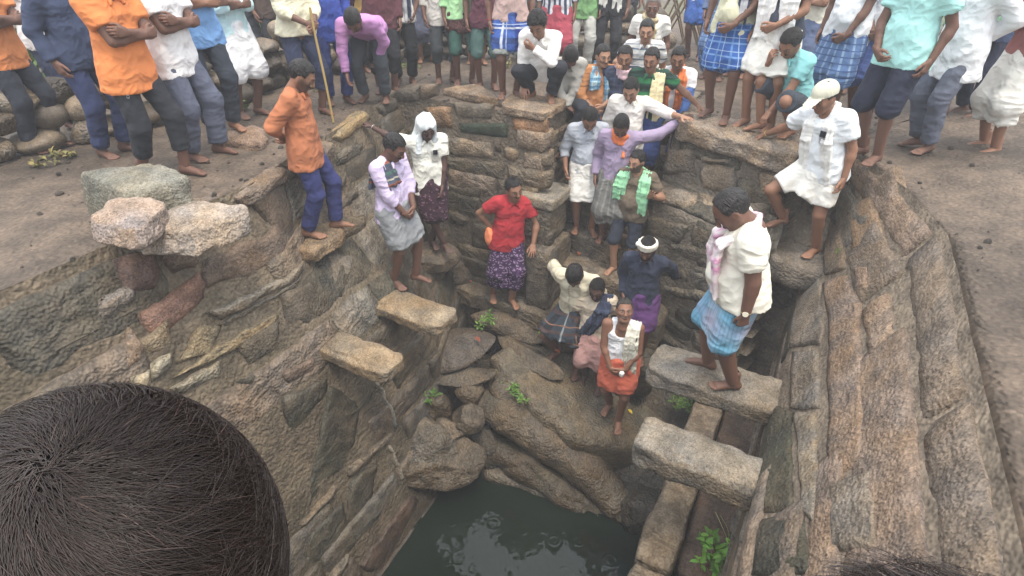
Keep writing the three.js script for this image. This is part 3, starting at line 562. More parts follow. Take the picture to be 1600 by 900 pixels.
// near wall under the viewer
const nearWall = wall('stone_wall', 'near end wall of the well under the bare dark head');
backing(nearWall, S.N, -4, 1.02, -4.3, .02, tone(0x6f6250));
courses(nearWall, S.N, -3.5, .9, -4.1, -.05, { seed: 41, h: .4, w: .8, cols: [DK, BR], cell: .12 });

// loose blocks that lie on the left rim
for (const [label, q, th, c, sd] of [
  ['pale rough block with a square end lying on the left rim, nearest the well', [-3.717, 0.18, -1.653, -3.807, 0.18, -2.151, -3.318, 0.18, -2.257, -3.34, 0.18, -1.818], .2, 0xa39280, 201],
  ['rounded pinkish boulder at the left edge in front of the upright stone', [-3.851, 0.3, -1.477, -4.063, 0.3, -1.909, -3.623, 0.3, -1.902, -3.408, 0.3, -1.549], .17, 0xa28c7b, 202],
  ['grey upright slab with a rounded corner and green stains, behind the pinkish boulder', [-4.58, 0.36, -1.807, -4.255, 0.36, -2.193, -3.711, 0.36, -2.145, -3.829, 0.36, -1.726], .45, 0x84806f, 203]])
  tag(mesh('stone_block', blockGeo([0, 1, 2, 3].map((i) => q.slice(3 * i, 3 * i + 3)), [.05, -th, .06], { n: sd === 202 ? 7 : 16, rough: .02, chip: .8, col: tone(c), div: 28, seed: sd, mossy: sd === 203 ? .5 : 0 }), M.rough, scene), label, 'stone', null);

// ------------------------------------------------------------------ boulders and bedrock ledges at the foot of the pit
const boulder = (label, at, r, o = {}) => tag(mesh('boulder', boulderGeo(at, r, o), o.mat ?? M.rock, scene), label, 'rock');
boulder('flat tilted rock slab below the left treads, beside the green tuft', [-3.281, -2.66, -4.386], [.62, .12, .34], { rot: [6, 52, 4], seed: 1, rough: .03, planes: 4, col: tone(0x62574a) });
boulder('thin layered rock tongue under the flat slab, above the round boulders', [-2.948, -2.75, -4.117], [.42, .09, .16], { rot: [0, 35, 8], seed: 2, rough: .03 });
boulder('long squared rock under the left treads leaning on the wall', [-3.49, -2.8, -3.691], [.36, .12, .13], { rot: [0, 60, -10], seed: 3, rough: .03 });
boulder('small round boulder, upper of the pair right of the green tuft', [-2.821, -2.9, -4.091], [.19, .17, .18], { seed: 4, planes: 5 });
boulder('small round boulder, lower of the pair beside the dark cleft', [-2.711, -3.1, -3.861], [.2, .2, .2], { seed: 5 });
boulder('lumpy boulder with the green tuft growing on its top', [-3.133, -2.98, -3.767], [.26, .19, .2], { rot: [0, 20, 10], seed: 6 });
boulder('large boulder with a grey patch on its face below the tufted boulder', [-3.123, -3.18, -3.347], [.48, .26, .36], { rot: [0, 20, -14], seed: 7, col: tone(0x6b6252), strat: 1 });
boulder('big overhanging boulder at the water\u2019s edge left of the dark cleft', [-2.871, -3.42, -3.42], [.54, .27, .42], { rot: [0, 24, -6], seed: 28, planes: 12, strat: 1.5, rough: .06 });
boulder('wedge of rock between the grey boulder and the left wall', [-3.379, -3.1, -3.103], [.28, .2, .24], { rot: [0, 50, 0], seed: 9, strat: 1 });
boulder('cracked pale boulder against the left wall above the water', [-3.285, -3.4, -2.758], [.25, .21, .2], { rot: [0, 30, -30], seed: 10, col: tone(0x726857), strat: 1 });
boulder('egg shaped boulder against the left wall, lowest of the pair', [-3.342, -3.55, -2.478], [.21, .17, .17], { rot: [0, 30, -38], seed: 11, col: tone(0x6a5f4e) });
boulder('small dark rock with green sprigs at the foot of the egg shaped boulder', [-3.294, -3.6, -2.296], [.17, .1, .12], { rot: [0, 30, -30], seed: 12 });
boulder('smooth rock hump above the long diagonal rock, left of the green strip', [-2.581, -2.92, -4.401], [.3, .14, .17], { rot: [0, -25, -14], seed: 13 });
boulder('long low rock shelf in front of the ledge under the red polo shirt', [-2.845, -2.62, -5.175], [.62, .15, .2], { rot: [0, 4, -4], seed: 14, rough: .03, strat: 1 });
boulder('narrow rock rib below the long shelf, left of the checked shirt', [-2.449, -2.78, -4.894], [.55, .13, .17], { rot: [0, -12, -6], seed: 15, rough: .03, strat: 1 });
boulder('rock shelf under the person in the checked shirt', [-2.225, -2.78, -5.564], [.5, .3, .35], { rot: [0, 10, 0], seed: 16, rough: .03 });
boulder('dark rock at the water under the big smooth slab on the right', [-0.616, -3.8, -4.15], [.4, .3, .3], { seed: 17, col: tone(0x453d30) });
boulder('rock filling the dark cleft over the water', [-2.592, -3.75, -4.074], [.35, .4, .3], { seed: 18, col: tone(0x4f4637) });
boulder('sloping rock running from the boulders into the water on the left', [-3.231, -3.9, -2.793], [.34, .3, .6], { rot: [0, 10, 0], seed: 19, col: tone(0x5b4e3f) });
boulder('rough lump of rock in the corner under the person with the head cloth', [-3.86, -1.72, -4.9], [.34, .2, .3], { rot: [0, 20, 0], seed: 20, col: tone(0x6b5c48), mat: M.rough });
boulder('second lump of rock in the back corner, left of the red polo shirt', [-3.868, -2.2, -5.463], [.3, .3, .3], { seed: 22, col: tone(0x5c5040), mat: M.rough });
boulder('rounded rock tucked between the two small boulders and the big overhanging one', [-2.854, -3.2, -3.67], [.2, .16, .19], { rot: [0, 40, 0], seed: 23 });
boulder('low wet rock at the water\u2019s edge left of the big overhanging boulder', [-3.123, -3.62, -3.131], [.26, .2, .24], { rot: [0, 10, 0], seed: 24, col: tone(0x5d513f) });
function rockField(lo, hi, h, build, label, seed, col, amp = .05, mat = M.rock) {
  const F = new Field(lo, hi, h); build(F);
  F.mod((x, y, z, d) => d - amp * (fbm(x * 2 + seed, y * 2.6, z * 2, 5) * 1.5 + .3 * ridge(x * 3, y * 5 + seed, z * 3)) + .05 * sstep(.9, 1, ridge(x * 1.3 + seed, y * 1.6, z * 1.3)), .16);
  const g = boxUV(F.skin((x, y, z) => { const k = 1 + .5 * fbm(x * 1.6 + seed, y * 1.6, z * 1.6, 4), m = .35 * sstep(0, .3, fbm(x * 1.3, y * 1.3 + 9, z * 1.3, 3)); return [mix(col[0] * k, .07, m), mix(col[1] * k, .075, m), mix(col[2] * k, .042, m)]; }, null), seed);
  return tag(mesh('rock_slab', g, mat, scene), label, 'rock');
}
rockField([-3.6, -4.8, -6.5], [.9, -2.2, -3.0], .045, (F) => {
  // the smooth slab the men stand on: outline on a tilted plane, half a metre thick
  const P = [[-2.808, -2.653, -4.579], [-2.735, -2.677, -4.975], [-2.349, -2.802, -5.528], [-1.739, -3, -6.157], [-0.739, -3.325, -6.513], [-0.25, -3.484, -5.825], [-0.508, -3.4, -4.873], [-0.948, -3.257, -4.49], [-1.427, -3.102, -4.178], [-1.999, -2.916, -4.223]];
  const a = V(...P[0]), n = V(.325, 1, 0).normalize();
  const ex = V(1, 0, 0).addScaledVector(n, -n.x).normalize(), ez = n.clone().cross(ex), q = P.map((p) => { const d = V(...p).sub(a); return [d.dot(ex), d.dot(ez)]; });
  F.add([-3.6, -4.8, -6.5], [.9, -2.2, -3.0], (x, y, z) => {
    const dx = x - a.x, dy = y - a.y, dz = z - a.z, u = dx * ex.x + dy * ex.y + dz * ex.z, v = dx * ez.x + dy * ez.y + dz * ez.z, w = dx * n.x + dy * n.y + dz * n.z;
    let d = 1e9, s = 1; for (let i = 0, j = q.length - 1; i < q.length; j = i++) {
      const e0 = q[j][0] - q[i][0], e1 = q[j][1] - q[i][1], w0 = u - q[i][0], w1 = v - q[i][1], t = clamp((w0 * e0 + w1 * e1) / (e0 * e0 + e1 * e1), 0, 1); d = Math.min(d, (w0 - e0 * t) ** 2 + (w1 - e1 * t) ** 2);
      const c1 = v >= q[i][1], c2 = v < q[j][1], c3 = e0 * w1 > e1 * w0; if ((c1 && c2 && c3) || (!c1 && !c2 && !c3)) s = -s;
    }
    const D = s * Math.sqrt(d) + .12, h = Math.abs(w + .33) - .33 + .12; return Math.min(Math.max(D, h), 0) + Math.hypot(Math.max(D, 0), Math.max(h, 0)) - .12;
  }, .01);
}, 'broad smooth sloping rock slab under the person in the white vest', 3, tone(0x786a50), .03);
const rockBar = (label, pts, seed, col, amp) => {
  const lo = [9, 9, 9], hi = [-9, -9, -9]; for (const p of pts) for (let i = 0; i < 3; i++) { lo[i] = Math.min(lo[i], p[i] - p[3] - .15); hi[i] = Math.max(hi[i], p[i] + p[3] + .15); }
  rockField(lo, hi, .04, (F) => { for (let i = 1; i < pts.length; i++) F.cap(pts[i - 1], pts[i], pts[i - 1][3], pts[i][3], { k: .08, flat: [[0, 1, 0], 1.15] }); }, label, seed, col, amp);
};
rockBar('long bulging rock running diagonally down to the water under the green strip', [[-2.701, -3.12, -4.254, .2], [-2.33, -3.2, -4.239, .24], [-1.817, -3.4, -4.265, .25], [-1.333, -3.6, -4.233, .22], [-0.886, -3.82, -4.162, .19], [-0.504, -3.95, -4.096, .13]], 7, tone(0x715f45), .06);
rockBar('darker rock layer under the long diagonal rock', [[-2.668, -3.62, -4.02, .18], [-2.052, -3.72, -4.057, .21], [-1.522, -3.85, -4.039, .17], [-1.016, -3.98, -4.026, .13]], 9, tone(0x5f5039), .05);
rockBar('pale waterline rock at the back edge of the pool', [[-2.4, -3.88, -3.871, .12], [-1.841, -3.92, -3.997, .13], [-1.28, -3.98, -3.979, .1], [-0.839, -4, -3.978, .08]], 11, tone(0x7a705e), .04);

// ------------------------------------------------------------------ people: cloth
const fabricCache = {};
function pattern(key, size, fn) { return makeTex(128, (u, v) => { const c = fn(u, v); return [c[0] / 255, c[1] / 255, c[2] / 255]; }, true, 1 / size); }
const band = (t, c, w) => Math.abs(((t - c + .5) % 1 + 1) % 1 - .5) < w / 2;
const PAT = {
  blueplaid: pattern('a', .3, (u, v) => { let c = [62, 98, 178]; if (band(u, .2, .2)) c = [40, 62, 140]; if (band(v, .3, .22)) c = c.map((x) => x * .75); if (band(u, .65, .07) || band(v, .75, .07)) c = [205, 214, 232]; if (band(u, .78, .03) || band(v, .88, .03)) c = [180, 195, 225]; return c; }),
  bluecheck: pattern('b', .12, (u, v) => { let c = [52, 96, 170]; if (band(u, .5, .14)) c = [96, 140, 200]; if (band(v, .5, .14)) c = [110, 150, 206]; if (band(u, .9, .05) || band(v, .9, .05)) c = [160, 186, 220]; return c; }),
  greycheck: pattern('c', .06, (u, v) => { let c = [92, 122, 170]; if (band(u, .5, .25)) c = [140, 165, 200]; if (band(v, .5, .2)) c = [70, 96, 146]; return c; }),
  blueweave: pattern('d', .05, (u, v) => (band(u, .5, .2) || band(v, .5, .3) ? [92, 112, 168] : [80, 98, 156])),
  paleblue: pattern('e', .28, (u, v) => { const k = .5 + .5 * Math.sin(u * TAU), s = band(u * 14, .5, .3) ? -16 : 0; return [mix(122, 182, k * .8 + .2 * Math.sin(v * TAU)) + s, mix(170, 186, k) + s, mix(202, 212, k) + s]; }),
  purpledots: pattern('f', .16, (u, v) => { const h = hash(Math.floor(u * 13), Math.floor(v * 13)); return h > .78 ? [150, 130, 160] : h > .6 ? [90, 60, 105] : [58, 36, 74]; }),
  maroondots: pattern('g', .22, (u, v) => { const h = hash(Math.floor(u * 14), Math.floor(v * 14)); return h > .88 ? [120, 90, 105] : [58, 32, 46]; }),
  darkplaid: pattern('h', .2, (u, v) => { let c = [62, 72, 84]; if (band(u, .3, .2)) c = [40, 44, 52]; if (band(v, .4, .16)) c = [88, 70, 70]; if (band(u, .7, .06)) c = [150, 160, 165]; if (band(v, .8, .06)) c = [150, 110, 90]; return c; }),
  creamcheck: pattern('i', .1, (u, v) => { let c = [222, 216, 194]; if (band(u, .5, .16)) c = [203, 197, 174]; if (band(v, .5, .16)) c = c.map((x) => x - 16); return c; }),
  teestripe: pattern('j', .12, (u, v) => (band(v, .3, .16) ? [120, 132, 150] : band(v, .75, .1) ? [165, 174, 186] : [220, 222, 222])),
  greenstripe: pattern('k', .16, (u, v) => (band(v, .3, .36) ? [42, 120, 74] : band(v, .8, .2) ? [28, 52, 46] : [34, 70, 60])),
  madras: pattern('l', .2, (u, v) => (band(v, .15, .12) ? [150, 90, 70] : band(v, .4, .08) ? [190, 185, 170] : band(v, .7, .16) ? [70, 96, 92] : [74, 82, 100])),
  tealcheck: pattern('m', .09, (u, v) => (band(u, .5, .4) !== band(v, .5, .4) ? [116, 160, 190] : band(u, .5, .4) ? [86, 134, 172] : [178, 204, 214])),
  beigecheck: pattern('n', .12, (u, v) => (band(u, .5, .3) || band(v, .5, .3) ? [168, 150, 112] : [206, 196, 164])),
  whitestripe: pattern('o', .08, (u, v) => (band(u, .5, .45) ? [60, 70, 96] : [210, 214, 222])),
  navycheck: pattern('p', .08, (u, v) => (band(u, .5, .2) || band(v, .5, .2) ? [66, 76, 102] : [48, 56, 80])),
  maroonweave: pattern('q', .1, (u, v) => (hash(Math.floor(u * 9), Math.floor(v * 9)) > .7 ? [110, 74, 70] : [70, 44, 48])),
  greyweave: pattern('r', .05, (u, v) => (band(u, .5, .3) ? [140, 140, 136] : [118, 119, 118])),
  pinkwash: pattern('s', .5, (u, v) => { const k = sstep(0, .35, tfbm(u, v, 4, 6)); return [mix(232, 214, k), mix(222, 150, k), mix(226, 190, k)]; }),
};
function fabric(c, pat, rough = .93) {
  const key = `${c}${pat ?? ''}${rough}`; if (fabricCache[key]) return fabricCache[key];
  const q = C(c), lum = .3 * q.r + .6 * q.g + .1 * q.b; q.lerp(new THREE.Color(lum, lum, lum), .14);
  return fabricCache[key] = new THREE.MeshStandardMaterial({ color: pat ? 0xf0eeea : q, map: pat ? PAT[pat] : null, bumpMap: creaseBump, bumpScale: .022, roughness: rough });
}
const skinMat = new THREE.MeshStandardMaterial({ vertexColors: true, roughness: .62 });
const hairMats = {}; const hairMat = (c) => hairMats[c] ??= new THREE.MeshStandardMaterial({ color: c, roughness: .55, bumpMap: creaseBump, bumpScale: .012 });

// ------------------------------------------------------------------ people: templates for hands, feet, heads and hair (head centre at the eyes' height, +z ahead, +x to the left)
const HANDS = {};
function handGeo(pose) {
  if (HANDS[pose]) return HANDS[pose];
  const P = { relax: [[22, 32, 20], 3, 0], flat: [[3, 5, 5], 8, 0], plant: [[-4, 14, 12], 11, 0], grip: [[68, 82, 45], 0, 30], fold: [[42, 45, 25], 1, 12] }[pose];
  const F = new Field([-.07, -.11, -.06], [.1, .05, .21], .0056);
  F.cap([0, 0, -.045], [0, 0, .02], .025, .026, { k: .02, flat: [[0, 1, 0], 1.25] });
  const X = [.030, .010, -.010, -.029], Z = [.088, .093, .088, .078], L = [.070, .078, .072, .056];
  for (let i = 0; i < 4; i++) {
    F.cap([X[i] * .55, 0, .008], [X[i], .001, Z[i]], .016, .0118, { k: .014 });
    let p = [X[i], 0, Z[i]], a = 0; const y = rad((1.5 - i) * P[1]), r = i === 3 ? .0076 : .0088;
    [.46, .3, .24].forEach((w, j) => { a += rad(P[0][j] + i * 2); const l = L[i] * w, q = [p[0] + Math.sin(y) * Math.cos(a) * l, p[1] - Math.sin(a) * l, p[2] + Math.cos(y) * Math.cos(a) * l]; F.cap(p, q, r * (1.06 - j * .08), r * (1 - j * .09), { k: .004 }); p = q; });
  }
  const t = rad(P[2]), T = [[.02, -.004, .02], [.046, -.012, .048], [.06 - .02 * Math.sin(t), -.02 - .03 * Math.sin(t), .076], [.064 - .045 * Math.sin(t), -.024 - .03 * Math.sin(t), .1]];
  F.cap(T[0], T[1], .017, .013, { k: .014 }); F.cap(T[1], T[2], .0115, .0105, { k: .006 }); F.cap(T[2], T[3], .0102, .0086, { k: .003 });
  const g = F.skin((x, y, z) => { const k = y < -.006 && z > -.01 ? 1.35 : 1; return [k, k, k]; });
  return HANDS[pose] = g;
}
const FOOT = (() => {
  const F = new Field([-.07, -.02, -.1], [.07, .18, .21], .0075);
  F.ball([0, .032, -.045], [.033, .034, .036], .02); F.cap([0, .048, -.02], [.004, .022, .11], .038, .024, { k: .02 });
  F.cap([0, .03, .04], [.026, .019, .125], .024, .02, { k: .02 }); F.cap([0, .028, .02], [-.026, .016, .11], .024, .017, { k: .02 });
  [[.031, .165, .0135], [.011, .17, .0098], [-.006, .163, .009], [-.021, .152, .0088], [-.034, .138, .0088]].forEach(([x, z, r]) => F.cap([x * .9, r + .004, z - .04], [x, r * .9, z], r * 1.1, r, { k: .006 }));
  F.cap([0, .055, -.018], [0, .15, -.012], .038, .036, { k: .03 }); F.mod((x, y, z, d) => Math.max(d, -y), .1);
  return F.skin((x, y, z) => { const k = y < .012 ? 1.25 : z > .15 ? 1.15 : 1; return [k, k, k]; });
})();
function headField(h) {
  const F = new Field([-.12, -.2, -.14], [.12, .15, .16], h);
  F.ball([0, .032, -.012], [.074, .083, .095], .02); F.ball([0, 0, .022], [.062, .07, .066], .03);
  F.cap([0, -.03, .022], [0, -.088, .056], .056, .028, { k: .03, flat: [[1, 0, 0], .98] }); for (const s of [-1, 1]) {
    F.cap([s * .05, -.03, .0], [s * .028, -.085, .042], .026, .022, { k: .03 });       // jaw
    F.ball([s * .043, -.02, .062], .02, .02);                                          // cheek
    F.cap([s * .018, .021, .088], [s * .044, .018, .074], .010, .009, { k: .012 });    // brow
    F.carve([s * .031, .0, .098], [.019, .012, .018], .012);
    F.ball([s * .031, 0, .0745], .0128, .004);
    F.ball([s * .012, -.034, .1], .0085, .006);
    F.ball([s * .077, -.004, -.008], [.011, .032, .02], .008); F.carve([s * .087, -.0, -.002], [.006, .016, .009], .006);
    F.cap([s * .004, -.0535, .0905], [s * .02, -.056, .082], .0062, .004, { k: .006 }); F.cap([s * .003, -.0625, .089], [s * .017, -.062, .082], .0068, .0045, { k: .006 });
  }
  F.cap([0, .012, .092], [0, -.03, .108], .0078, .011, { k: .012 });
  F.cap([0, -.06, -.02], [0, -.17, -.035], .05, .052, { k: .03 });
  return F;
}
const headGeo = headField(.0066).skin(), headGeoFar = headField(.0105).skin();
function paintHead(g, skin, { beard = 0, moustache = 0, hair = [.02, .018, .016], stubble = 0 }) {
  const p = g.attributes.position, c = new Float32Array(p.count * 3), set = (i, r) => { c[3 * i] = r[0]; c[3 * i + 1] = r[1]; c[3 * i + 2] = r[2]; }, lerp = (a, b, t) => [mix(a[0], b[0], t), mix(a[1], b[1], t), mix(a[2], b[2], t)];
  for (let i = 0; i < p.count; i++) {
    const x = p.getX(i), y = p.getY(i), z = p.getZ(i), X = Math.abs(x); let k = 1 + .1 * noise(x * 40, y * 40, z * 40) + .12 * sstep(.09, .11, z), q = [skin[0] * k, skin[1] * k, skin[2] * k];
    if (z > .06) {
      const e = Math.hypot((X - .031) / .0145, y / .0062), ir = Math.hypot(X - .031, y * .9);
      if (e < 1.5) q = lerp(q, [.02, .012, .01], .7 * (1 - sstep(1, 1.5, e)));
      if (e < 1) q = ir < .0062 ? [.012, .008, .006] : [.42, .38, .35];
      const b = Math.hypot((X - .033) / .022, (y - .0225 - .004 * (1 - ((X - .033) / .022) ** 2)) / .0055); q = lerp(q, hair, .85 * (1 - sstep(.7, 1.2, b)));
      const l = Math.hypot(X / .024, (y + .058) / .0085); q = lerp(q, [skin[0] * .95, skin[1] * .6, skin[2] * .62], .7 * (1 - sstep(.8, 1.1, l)));
      if (moustache) { const m = Math.hypot(X / .034, (y + .0455 + X * .16) / .0068); q = lerp(q, hair, moustache * .92 * (1 - sstep(.8, 1.25, m))); }
    }
    const j = Math.max(beard, stubble * .45); if (j && z > -.015 && y > -.125) { const lim = X > .05 ? .0 : -.038 - .02 * sstep(.05, .02, X) * 0; const w = sstep(lim + .008, lim - .012, y) * sstep(-.02, .005, z) * (Math.hypot(X / .02, (y + .058) / .009) < 1 ? .25 : 1); q = lerp(q, hair, j * .9 * w); }
    set(i, q);
  }
  g.setAttribute('color', new THREE.BufferAttribute(c, 3)); return g;
}
const HAIR = {};
function hairGeo(style) {
  if (HAIR[style]) return HAIR[style];
  const F = new Field([-.14, -.14, -.16], [.14, .19, .15], style === 'far' ? .011 : .0062), thick = { short: .011, crop: .006, curly: .026, thin: .008, far: .012, full: .019 }[style];
  F.ball([0, .034, -.013], [.074 + thick, .084 + thick * 1.25, .095 + thick], .01);
  if (style === 'full') F.ball([.01, .105, .05], [.06, .03, .05], .03);
  const top = style === 'thin' ? .105 : .072;
  F.mod((x, y, z, d) => {
    const n = style === 'curly' ? .010 * noise(x * 62, y * 62, z * 62) + .006 * noise(x * 30, y * 30, z * 30) : .0035 * noise(x * 60 + y * 30, y * 60, z * 22) + .003 * noise(x * 24, y * 24, z * 24);
    const hairline = z > .02 ? top - .02 * sstep(.05, .075, Math.abs(x)) - (z < .05 ? (1 - (z - .02) / .03) * (top - .0) : 0) : z > -.035 ? (Math.abs(x) > .06 ? -.012 + .03 * sstep(-.03, -.005, z) : 0) : -.062;
    return Math.max(d + n, (hairline - y) * .8 + .004 * noise(x * 50, 1, z * 50));
  }, .08);
  return HAIR[style] = F.skin(null, (x, y, z) => [Math.atan2(x, z) * .9, (y + z * .5) * 3]);
}

// ------------------------------------------------------------------ people: the builder
const camRight = V(Math.cos(rad(28.8)), 0, -Math.sin(rad(28.8)));   // lean given along the viewer's right
const arr = (v) => [v.x, v.y, v.z];
function ik(a, t, l1, l2, pole) {
  const d = t.clone().sub(a); let L = d.length(); if (L > l1 + l2 - .004) { d.setLength(l1 + l2 - .004); L = l1 + l2 - .004; } const dir = d.clone().normalize();
  const x = (l1 * l1 - l2 * l2 + L * L) / (2 * L), h = Math.sqrt(Math.max(0, l1 * l1 - x * x)), p = pole.clone().addScaledVector(dir, -pole.dot(dir)).normalize();
  return [a.clone().addScaledVector(dir, x).addScaledVector(p, h), a.clone().add(d)];
}
const ARM = {       // hand target in the chest's frame (a to the left for s = 1, b up from the hips, c ahead), elbow pole, hand pose, palm
  down: (s) => ({ p: [s * .25, -.02, .03], pole: [s * .4, 0, -1], pose: 'relax', palm: [-s, 0, .1] }),
  hip: (s) => ({ p: [s * .17, .10, .04], pole: [s, -.1, -.5], pose: 'fold', palm: [-s, .1, 0], dir: [-s * .5, -.55, .45] }),
  front: (s) => ({ p: [s * .045, .03, .19], pole: [s, -.2, -.4], pose: 'fold', palm: [-s * .4, .2, -1], dir: [-s * .8, -.35, .2] }),
  behind: (s) => ({ p: [s * .05, .1, -.17], pole: [s, -.2, -.6], pose: 'fold', palm: [0, 0, -1], dir: [-s * .9, -.25, -.05] }),
  cross: (s) => ({ p: [-s * .08, .27 + s * .02, .19], pole: [s * 1, -.8, .2], pose: 'fold', palm: [0, -.1, -1], dir: [-s * .95, .15, .05] }),
  chin: (s) => ({ p: [s * .04, .56, .15], pole: [s * .8, -1, .3], pose: 'fold', palm: [-s * .3, .1, -1], dir: [-s * .3, .9, -.1] }),
  knee: (s) => ({ p: [s * .14, .1, .38], pole: [s, -.3, -.2], pose: 'relax', palm: [0, -1, 0], dir: [0, -.5, .8] }),
};
function person(o) {
  let S = o.h / 1.70; const m = (o.slim ?? 1) * 1.06; const g = group('person', o.label, 'person', o.at, o.group);
  const yaw = Math.atan2(0 - o.at[0], 0 - o.at[2]) + rad(o.yaw ?? 0); g.rotation.y = yaw; g.scale.setScalar(S);
  const toLocal = (w) => V(...w).sub(g.position).applyAxisAngle(V(0, 1, 0), -yaw).divideScalar(S);
  const lean = camRight.clone().multiplyScalar((o.off ?? 0) / S).applyAxisAngle(V(0, 1, 0), -yaw);
  const near = o.near ?? 1, hc = near ? .0155 : .019;
  // skeleton
  const hip = V(lean.x * .42 + (o.px ?? 0), o.hip ?? .90, lean.z * .42 + (o.pz ?? 0));
  const la = rad(o.lean ?? 4), T = V(lean.x * .75 + Math.sin(rad(o.side ?? 0)), Math.cos(la), Math.sin(la) + lean.z * .75).normalize();
  const tw = rad(o.tw ?? 0), Lc = V(Math.cos(tw), 0, -Math.sin(tw)); Lc.addScaledVector(T, -Lc.dot(T)).normalize(); const Fc = Lc.clone().cross(T);
  const P = (a, b, c) => hip.clone().addScaledVector(Lc, a).addScaledVector(T, b).addScaledVector(Fc, c), A = (a, b, c) => arr(P(a, b, c));
  const [hy, hp, hr] = o.head ?? [0, 12, 0];
  const HQ = new THREE.Quaternion().setFromEuler(new THREE.Euler(rad(hp), tw + rad(hy), rad(hr ?? 0), 'YXZ'));
  const neck = P(0, .535, .0).add(V(0, .025, .01)), headC = neck.clone().add(V(0, .11, .02).applyQuaternion(HQ)), HS = o.hs ?? 1.1, HM = new THREE.Matrix4().compose(headC, HQ, V(HS, HS, HS));
  if (o.fit ?? (hip.y > .8 && la < .5)) { S = o.h / (headC.y + .132); }
  g.scale.setScalar(S); const arm = {}, leg = {};
  for (const s of [1, -1]) {
    const sh = P(s * .183 * Math.sqrt(m / 1.06), .478, -.01); let spec = (s > 0 ? o.L : o.R) ?? 'down'; if (typeof spec === 'string') spec = ARM[spec](s); else if (spec.as) spec = { ...ARM[spec.as](s), ...spec };
    const t = spec.w ? toLocal(spec.w) : P(...spec.p), pl = V(...(spec.pole ?? [s * .5, -.3, -1])), pole = V(0, 0, 0).addScaledVector(Lc, pl.x).addScaledVector(T, pl.y).addScaledVector(Fc, pl.z);
    const [el, wr] = ik(sh, t, .285, .255, pole); const fd = wr.clone().sub(el).normalize(), loc = (v) => V(0, 0, 0).addScaledVector(Lc, v[0]).addScaledVector(T, v[1]).addScaledVector(Fc, v[2]).normalize();
    let dir = spec.dir ? loc(spec.dir) : fd.clone(); if (spec.wdir) dir = V(...spec.wdir).applyAxisAngle(V(0, 1, 0), -yaw).normalize(); dir.lerp(fd, .25).normalize();
    let palm = spec.wpalm ? V(...spec.wpalm).applyAxisAngle(V(0, 1, 0), -yaw) : loc(spec.palm ?? [-s, 0, .2]); palm.addScaledVector(dir, -palm.dot(dir)).normalize();
    arm[s] = { sh, el, wr, dir, palm, fd, pose: spec.pose ?? 'relax', long: spec.long };
    const hj = hip.clone().add(V(s * .092, -.01, 0)); const f = (s > 0 ? o.LF : o.RF) ?? [s * .1, 0, s * .03, 14]; const foot = f.w ? toLocal(f.w) : V(f[0], f[1], f[2]), fy = rad(s * (f.w ? f.yaw ?? 10 : f[3] ?? 12));
    const kp = (s > 0 ? o.LK : o.RK) ?? [s * .25, 0, 1]; const [kn, an] = ik(hj, foot.clone().add(V(0, .078, 0)), .425, .425, V(...kp)); leg[s] = { hj, kn, an, fy, foot: an.clone().add(V(0, -.078, 0)), pitch: rad(f.w ? f.pitch ?? 0 : f[4] ?? 0) };
  }
  // box round everything
  const pts = [hip, headC, ...[1, -1].flatMap((s) => [arm[s].sh, arm[s].el, arm[s].wr, leg[s].kn, leg[s].an])];
  const lo = [0, 1, 2].map((i) => Math.min(...pts.map((p) => p.getComponent(i))) - .27), hi = [0, 1, 2].map((i) => Math.max(...pts.map((p) => p.getComponent(i))) + .27);
  const field = (h = hc) => new Field(lo, hi, h), b = o.belly ?? 0, F3 = arr(Fc);
  const torso = (F, e) => {
    F.cap(A(.085, .0, 0), A(-.085, .0, 0), .1 * m + e, .1 * m + e, { k: .04, flat: [F3, 1.08] });
    for (const s of [-1, 1]) { F.cap(A(s * .052, .02, 0), A(s * .045, .18, .0), .088 * m + e, .08 * m + e, { k: .05 }); F.cap(A(s * .055, .2, 0), A(s * .072, .39, -.012), .083 * m + e, .093 * m + e, { k: .06 }); F.cap(A(s * .04, .5, -.025), A(s * .155, .478, -.015), .048 + e, .05 + e, { k: .04 }); }
    if (b) F.ball(A(0, .13, .045 + .03 * b), [.115 + .02 * b + e, .14 + e, .085 + .05 * b + e], .05);
  };
  const sleeve = (F, s, e, up, fore) => { const a = arm[s]; if (up <= 0) return; const end = a.sh.clone().lerp(a.el, Math.min(1, up)); F.cap(arr(a.sh), arr(end), .056 * m + e, .046 * m + e + (up < 1 ? .006 : .002), { k: .035, cut: up < 1 }); if (fore > 0) F.cap(arr(a.el), arr(a.el.clone().lerp(a.wr, fore)), .043 + e, .035 + e, { k: .02, cut: true }); };
  // body: one skin, with head, hands and feet
  const F = field(); torso(F, 0); F.cap(A(0, .46, -.015), arr(headC.clone().add(V(0, -.09, -.02).applyQuaternion(HQ))), .058, .051, { k: .04 });
  for (const s of [-1, 1]) {
    const a = arm[s], l = leg[s]; F.cap(arr(a.sh), arr(a.el), .049 * m, .038 * m, { k: .035 }); F.cap(arr(a.el), arr(a.wr), .039 * m, .0265 * m, { k: .012 }); F.ball(arr(a.el.clone().lerp(a.wr, .25)), .039, .03);
    F.cap(arr(l.hj), arr(l.kn), .085 * m, .056, { k: .04 }); F.cap(arr(l.kn), arr(l.an), .054 * m, .037 * m, { k: .016 });
    const back = l.kn.clone().sub(l.hj).normalize().add(l.kn.clone().sub(l.an).normalize()).normalize().multiplyScalar(-.018); F.ball(arr(l.kn.clone().lerp(l.an, .3).add(back)), .048, .03);
  }
  const sk = (o.skin ?? [.15, .072, .042]).map((v) => v * 1.65), shade = () => (x, y, z) => { const k = 1 + .16 * fbm(x * 6 + o.at[0], y * 6, z * 6, 3); return [sk[0] * k, sk[1] * k, sk[2] * k]; };
